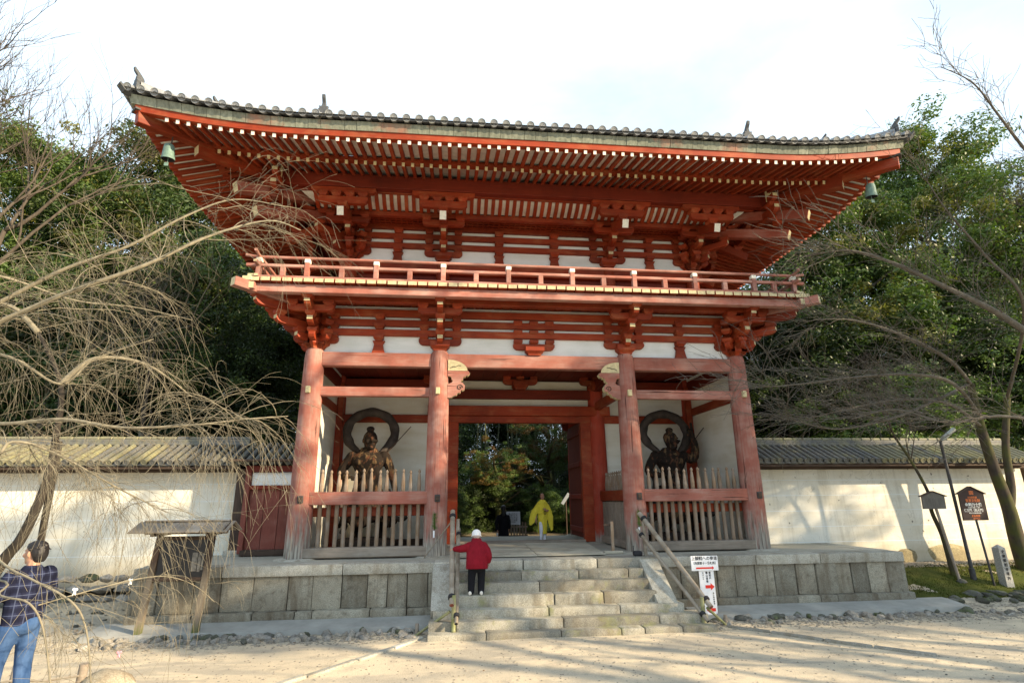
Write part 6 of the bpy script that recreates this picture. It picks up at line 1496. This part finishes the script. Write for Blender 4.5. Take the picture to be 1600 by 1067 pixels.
# ---- dark figure by the notice
X, Y = -.12, 7.7; zb_ = gz(X, Y)
d_ = thing('person', (X, Y, zb_), 'person in long black clothing with small white bag, in the shade behind the gate', 'person')
vs_, fs = [], []; head(vs_, fs, (X, Y-.02, zb_+1.42), (.3, 1, -.1), (0, 0, 1), .215); limb(vs_, fs, [V((X, Y, zb_+1.1)), V((X, Y, zb_+1.32))], [.08, .06]); limb(vs_, fs, [V((X-.2, Y, zb_+1.1)), V((X-.27, Y-.06, zb_+.85)), V((X-.24, Y-.16, zb_+.66))], [.045, .04, .03]); add_hand(vs_, fs, (X-.24, Y-.16, zb_+.66), (.1, -.3, -1), (1, 0, 0), .9, -1); limb(vs_, fs, [V((X-.2, Y, zb_+1.1)), V((X, Y, zb_+1.12)), V((X+.2, Y, zb_+1.1)), V((X+.22, Y+.05, zb_+.8))], [.05, .08, .05, .03])
add_hand(vs_, fs, (X+.23, Y+.05, zb_+.72), (0, 0, -1), (-1, 0, 0), .9, 1); melt('body', d_, SKIN, vs_, fs, None, .009, 2)
vs_, fs = [], []; loft(vs_, fs, [((X, Y, zb_+.08), (.22, 0, 0), (0, .16, 0)), ((X, Y, zb_+.5), (.20, 0, 0), (0, .15, 0)), ((X, Y, zb_+.85), (.18, 0, 0), (0, .13, 0)), ((X, Y, zb_+1.12), (.2, 0, 0), (0, .12, 0)), ((X, Y, zb_+1.24), (.12, 0, 0), (0, .09, 0)), ((X, Y, zb_+1.28), (.07, 0, 0), (0, .07, 0))]); limb(vs_, fs, [V((X-.18, Y, zb_+1.14)), V((X-.27, Y-.06, zb_+.88)), V((X-.25, Y-.14, zb_+.70))], [.075, .065, .06]); limb(vs_, fs, [V((X+.18, Y, zb_+1.14)), V((X+.23, Y+.03, zb_+.9)), V((X+.23, Y+.05, zb_+.74))], [.075, .065, .055])
melt('coat', d_, DKC, vs_, fs, None, .013, 2)
vs_, fs = [], []; ball(vs_, fs, (X, Y-.03, zb_+1.45), .115, (.95, 1.05, 1.05)); limb(vs_, fs, [V((X, Y-.07, zb_+1.42)), V((X, Y-.08, zb_+1.2))], [.09, .06]); melt('hair', d_, HAIR, vs_, fs, None, .01, 2)
block('bag', d_, WHITE, (X-.25, Y-.19, zb_+.52), (.06, .1, .12), .02); [shoe(d_, (X+sx, Y, zb_+.005), .2, BLKC, .95) for sx in (-.09, .09)]
# ---- man in plaid shirt and jeans, lower left, facing away to the left
mx, my = at(48, 900, 5.9).x, at(48, 900, 5.9).y; mzb = gz(mx, my)
mp = thing('person', (mx, my, mzb), 'person in a dark blue plaid shirt and blue jeans at the left edge, back turned', 'person')
fw = V((-.93, .37, 0)).normalized(); rt = fw.cross(V((0, 0, 1))); Hm = .905-mzb; kz = Hm/1.72
Q = lambda r, f, z: V((mx, my, mzb))+rt*r+fw*f+V((0, 0, z*kz))
def plaid():
    n = NT('navy_plaid_cloth'); tc = n.new('TexCoord'); sp_ = n.new('SeparateXYZ'); n.l.new(tc.outputs['Object'], sp_.inputs[0])
    def stripes(v, f, w0, w1): 
        s = n.math('ABSOLUTE', n.math('SUBTRACT', n.math('FRACT', n.math('MULTIPLY', v, f)), .5)); return n.ramp(s, [(w0, 1.), (w1, 0.)])
    d1 = n.math('ADD', n.math('MULTIPLY', sp_.outputs['X'], .6), n.math('MULTIPLY', sp_.outputs['Y'], .8))
    h = stripes(sp_.outputs['Z'], 10.5, .20, .26); v = stripes(d1, 10.5, .20, .26); hl = stripes(n.math('ADD', sp_.outputs['Z'], .048), 10.5, .03, .06); vl = stripes(n.math('ADD', d1, .048), 10.5, .03, .06)
    col = n.mix(n.math('MULTIPLY', h, .55), (.018, .022, .05), (.006, .007, .014)); col = n.mix(n.math('MULTIPLY', v, .55), col, (.010, .011, .025))
    col = n.mix(n.math('MULTIPLY', hl, .6), col, (.09, .11, .18)); col = n.mix(n.math('MULTIPLY', vl, .6), col, (.085, .105, .175))
    w = n.noise(n.coord('Object', (1, 1, .5), False), 6., 3, .5); return n.done(col, .9, w, .5, .05, .1)
PLAID = plaid()
def jeans():
    n = NT('blue_denim'); a = n.noise(n.coord('Object', (1, 1, .6), False), 6, 5, .6); b = n.noise(n.coord('Object', (60, 60, 60), False), 3, 2)
    return n.done(n.mix(n.ramp(a, [(.32, 0.), (.7, 1.)]), (.022, .055, .14), (.07, .13, .26)), .9, a, .5, .03, .1)
JEANS = jeans()
hd = Q(.01, .02, 1.60)
vs_, fs = [], []; hf = V((-.97, .22, .03)); head(vs_, fs, hd, hf, (0, 0, 1), .235*kz)
loft(vs_, fs, [(Q(0, 0, 1.0), rt*.14, fw*.09), (Q(0, 0, 1.35), rt*.16, fw*.1)]); limb(vs_, fs, [Q(0, 0, 1.3), Q(0, .0, 1.52)], [.08, .055])
limb(vs_, fs, [Q(-.19, 0, 1.36), Q(-.26, .10, 1.12), Q(-.24, .30, .95)], [.05, .042, .03]); add_hand(vs_, fs, Q(-.24, .31, .94), fw*.8+V((0, 0, -.5)), (0, 0, -1), 1, -1)
limb(vs_, fs, [Q(.19, 0, 1.36), Q(.235, .02, 1.12), Q(.20, .18, .97)], [.05, .042, .03]); add_hand(vs_, fs, Q(.2, .19, .96), fw*.8+V((0, 0, -.4)), -rt, 1, 1)
melt('body', mp, SKIN, vs_, fs, None, .0085, 2)
vs_, fs = [], []
loft(vs_, fs, [(Q(0, -.01, .90), rt*.185, fw*.13), (Q(0, -.01, .98), rt*.19, fw*.135), (Q(0, -.005, 1.12), rt*.195, fw*.135), (Q(0, -.01, 1.28), rt*.215, fw*.135), (Q(0, -.01, 1.38), rt*.20, fw*.115), (Q(0, -.005, 1.435), rt*.12, fw*.085), (Q(0, .0, 1.475), rt*.075, fw*.075)], 20)
limb(vs_, fs, [Q(-.18, 0, 1.375), Q(-.245, .06, 1.2), Q(-.265, .13, 1.09), Q(-.24, .27, .98)], [.085, .074, .066, .052]); limb(vs_, fs, [Q(.18, 0, 1.375), Q(.23, .0, 1.2), Q(.235, .03, 1.1), Q(.205, .16, .99)], [.085, .074, .066, .052])
for v in vs_: v += fw*noise.noise(V(v)*11)*.012
sh_ = melt('shirt', mp, PLAID, vs_, fs, None, .011, 1)
vs_, fs = [], []; ball(vs_, fs, Q(0, 0, .90), .165, (1.05, .85, .75))
limb(vs_, fs, [Q(-.09, .0, .88), Q(-.10, .09, .50), Q(-.10, .05, .08)], [.105, .078, .062]); limb(vs_, fs, [Q(.09, -.0, .88), Q(.10, -.02, .48), Q(.10, -.1, .08)], [.105, .078, .062])
melt('jeans', mp, JEANS, vs_, fs, None, .012, 1)
vs_, fs = [], []; u_ = V((0, 0, 1)); hr = hf.cross(u_).normalized(); hh = .235*kz
hc_ = hd-hf*.022+u_*.022
for zz, rf, rl, off in ((.105, .02, .02, 0), (.098, .055, .05, 0), (.075, .092, .076, .004), (.045, .106, .086, .004), (.015, .100, .087, -.006), (-.02, .078, .085, -.030), (-.055, .062, .078, -.042), (-.095, .045, .060, -.046), (-.115, .03, .045, -.045)):
    if zz == .105: secs = []
    secs.append((hc_+(u_*zz+hf*off)*kz, hr*rl*kz, hf.normalized()*rf*kz))
loft(vs_, fs, secs, 18)
for k in range(90):
    r_ = random.Random(k); a = r_.uniform(0, 6.28); t = r_.uniform(.05, 1.45); dv = hf*math.cos(a)*math.sin(t)*1.05+hr*math.sin(a)*math.sin(t)*.85+u_*math.cos(t); q = hc_+dv*.098*kz
    if (q-hd).dot(hf) > .055 and q.z < hd.z+.055: continue
    limb(vs_, fs, [q, q+(dv*.012+V((r_.uniform(-1, 1), r_.uniform(-1, 1), -.4))*.016)], [.011, .005], 6)
melt('hair', mp, HAIR, vs_, fs, None, .0055, 1)
for sx, f_ in ((-.10, .07), (.10, -.08)): shoe(mp, Q(sx, f_, .0), math.atan2(fw.y, fw.x)-math.pi/2, BLKC, 1.05)
# ---- guardian statues in the side bays
def statue_mat():
    n = NT('weathered_statue_wood'); p = n.coord('Position', (1, 1, .6), False); a = n.noise(p, 3.2, 6, .65, .5); b = n.noise(n.coord('Position', (9, 9, 1.2), False), 1.5, 4)
    col = n.mix(n.ramp(n.math('ADD', n.math('MULTIPLY', a, .65), n.math('MULTIPLY', b, .35)), [(.54, 0.), (.60, 1.)]), (.020, .015, .012), (.135, .088, .046))
    col = n.mix(n.ramp(n.noise(p, 9, 4), [(.55, 0.), (.66, 1.)]), col, (.10, .045, .025))
    return n.done(col, .92, a, .7, .03, .1)
STAT = statue_mat(); STATD = flat('dark_statue_cloth', (.045, .035, .028), .75, .5, 5)
def guardian(x, y, flip, raised, lab):
    g = thing('guardian_statue', (x, y, 0), lab, 'statue', 'guardian statues in the side bays')
    S = lambda a, f, z: V((x+flip*a, y-f, z))          # f: towards the front
    vs_, fs = [], []
    # pelvis, waist, chest, shoulders
    loft(vs_, fs, [(S(0, .0, 1.42), (.34, 0, 0), (0, .26, 0)), (S(.02, .04, 1.62), (.35, 0, 0), (0, .30, 0)), (S(.03, .05, 1.85), (.30, 0, 0), (0, .25, 0)), (S(0, .06, 2.1), (.36, 0, 0), (0, .27, 0)), (S(-.02, .06, 2.35), (.49, 0, 0), (0, .30, 0)), (S(-.02, .03, 2.52), (.48, 0, 0), (0, .25, 0)), (S(-.02, .02, 2.63), (.30, 0, 0), (0, .2, 0)), (S(-.02, .03, 2.74), (.19, 0, 0), (0, .17, 0))], 20)
    for sg in (-1, 1):
        ball(vs_, fs, S(sg*.19-.02, .25, 2.33), .18, (1.05, .6, .72)); ball(vs_, fs, S(sg*.44-.02, .03, 2.48), .17)
        for k, z in enumerate((1.78, 1.92, 2.06)): ball(vs_, fs, S(sg*.10, .25+.01*k, z), .085, (1.1, .7, .8))
        limb(vs_, fs, [S(sg*.10-.02, .18, 2.56), S(sg*.04, .10, 2.75)], [.04, .045])
    ball(vs_, fs, S(.02, .26, 1.63), .24, (1.1, .6, .8))
    # head: broad, scowling, with topknot
    hf_ = V((flip*.35, -1, -.12)); P = head(vs_, fs, S(.02, .13, 2.95), hf_, (0, 0, 1), .56)
    ball(vs_, fs, P(0, .30, -.06), .10, (2.0, .7, .5)); ball(vs_, fs, P(0, -.02, .12), .205, (1, 1, .9)); ball(vs_, fs, P(0, -.05, .56), .10, (1.15, 1.15, .8)); limb(vs_, fs, [P(0, -.04, .4), P(0, -.06, .5)], [.07, .06])
    # arms
    if raised: limb(vs_, fs, [S(.46, .03, 2.48), S(.70, .10, 2.40), S(.74, .22, 2.72), S(.66, .30, 2.98)], [.15, .135, .115, .085]); add_hand(vs_, fs, S(.66, .30, 2.98), V((-flip*.2, -.15, 1)), (-flip, -.6, 0), 2.3, flip); limb(vs_, fs, [S(.70, .34, 2.66), S(.60, .38, 3.42)], [.035, .045], 8)
    else: limb(vs_, fs, [S(.46, .03, 2.48), S(.60, .05, 2.18), S(.70, .10, 1.90), S(.80, .18, 1.52)], [.15, .13, .105, .075]); add_hand(vs_, fs, S(.80, .18, 1.52), V((flip*.25, -.2, -1)), (-flip, 0, 0), 2.4, flip)
    limb(vs_, fs, [S(-.48, .03, 2.48), S(-.66, .06, 2.22), S(-.72, .12, 2.0), S(-.52, .36, 1.92)], [.155, .14, .12, .085]); add_hand(vs_, fs, S(-.53, .35, 1.92), V((flip*.7, -.6, .1)), (0, 0, -1), 2.3, -flip)
    # legs, astride
    limb(vs_, fs, [S(-.17, .0, 1.42), S(-.26, .12, .92), S(-.24, .02, .42)], [.20, .155, .10]); limb(vs_, fs, [S(.17, .0, 1.42), S(.36, .12, .90), S(.46, .05, .42)], [.20, .155, .10])
    for q in (S(-.24, .10, .34), S(.48, .13, .34)): ball(vs_, fs, q, .11, (.9, 1.9, .7))
    for v in vs_: v += V((noise.noise(v*5), noise.noise(v*5+V((3, 0, 0))), noise.noise(v*5+V((0, 7, 0)))))*.012
    melt('body', g, STAT, vs_, fs, None, .017, 0)
    # wind-blown skirt
    vs_, fs = [], []; N = 32; rows = [(1.64, .36, .30), (1.45, .42, .35), (1.2, .50, .38), (.98, .60, .42), (.80, .70, .46), (.66, .76, .44)]
    for j, (z, a, b) in enumerate(rows):
        for k in range(N):
            t = 2*math.pi*k/N; wv = 1+.10*j/5*math.sin(7*t+j*.5)+.06*j/5*math.sin(3*t)
            vs_.append(S(a*math.cos(t)*wv+.06*j/5, -b*math.sin(t)*wv, z+.10*(j/5)*math.sin(5*t+1)))
    for j in range(5):
        for k in range(N): fs.append((j*N+k, j*N+(k+1) % N, (j+1)*N+(k+1) % N, (j+1)*N+k))
    sk = put('skirt', mesh_of('skirt', vs_, fs, [STAT], True), None, Matrix.Identity(4), g); md = sk.modifiers.new('t', 'SOLIDIFY'); md.thickness = .035
    # flowing scarf: a broad ribbon arching behind the head and down past the arms
    def ribbon(pts, wd, th=.035):
        P_ = smooth_path(pts, 5); vs_, fs = [], []; n = len(P_)
        for i, p in enumerate(P_):
            t = (P_[min(i+1, n-1)]-P_[max(i-1, 0)]).normalized(); ax = V((0, 1, 0)); b = t.cross(ax).normalized(); q = i/(n-1); w2 = wd*(1 if .12 < q < .88 else .45+.55*min(q, 1-q)/.12)*(1+.08*math.sin(i*1.1))
            for a, d in ((-1, -.5), (-.45, .1), (0, .7), (.45, .1), (1, -.5)): vs_.append(p+b*a*w2/2-ax*(d*.05+th/2))
            for a in (1, 0, -1): vs_.append(p+b*a*w2/2+ax*(th/2+.01))
        for i in range(n-1):
            for k in range(8): fs.append((i*8+k, i*8+(k+1) % 8, i*8+8+(k+1) % 8, i*8+8+k))
        fs += [tuple(range(7, -1, -1)), tuple((n-1)*8+k for k in range(8))]
        put('scarf', mesh_of('scarf', vs_, fs, [STATD], True), None, Matrix.Identity(4), g)
    ribbon([S(-.30, -.05, 2.62), S(-.56, -.12, 2.85), S(-.70, -.18, 3.15), S(-.62, -.2, 3.50), S(-.32, -.2, 3.74), S(.05, -.2, 3.80), S(.42, -.2, 3.66), S(.64, -.18, 3.38), S(.66, -.12, 3.05), S(.48, -.05, 2.75), S(.30, .0, 2.60)], .26)
    ribbon([S(-.66, .12, 2.05), S(-.60, .2, 1.7), S(-.66, .22, 1.3), S(-.62, .2, .95), S(-.50, .22, .62), S(-.62, .25, .45)], .14); ribbon([S(.62, .1, 1.6), S(.66, .2, 1.2), S(.74, .2, .9), S(.98, .2, .78), S(1.16, .22, .86)], .13)
    tube('staff', g, DARKW, [S(.45, .0, 2.55), S(1.15, .05, 3.35)], .014, 6)
    rk = put('pedestal', rock_mesh(91, STATD, 3, .5, .2), None, T(x+flip*.1, y-.05, .12) @ Matrix.Diagonal((1.9, 1.15, .62, 1)), g)
guardian(-4.48, 2.25, 1, False, 'weathered wooden guardian statue with lowered fist in the left bay, behind pickets')
guardian(4.45, 2.25, 1, True, 'weathered wooden guardian statue with raised arm in the right bay, behind pickets')
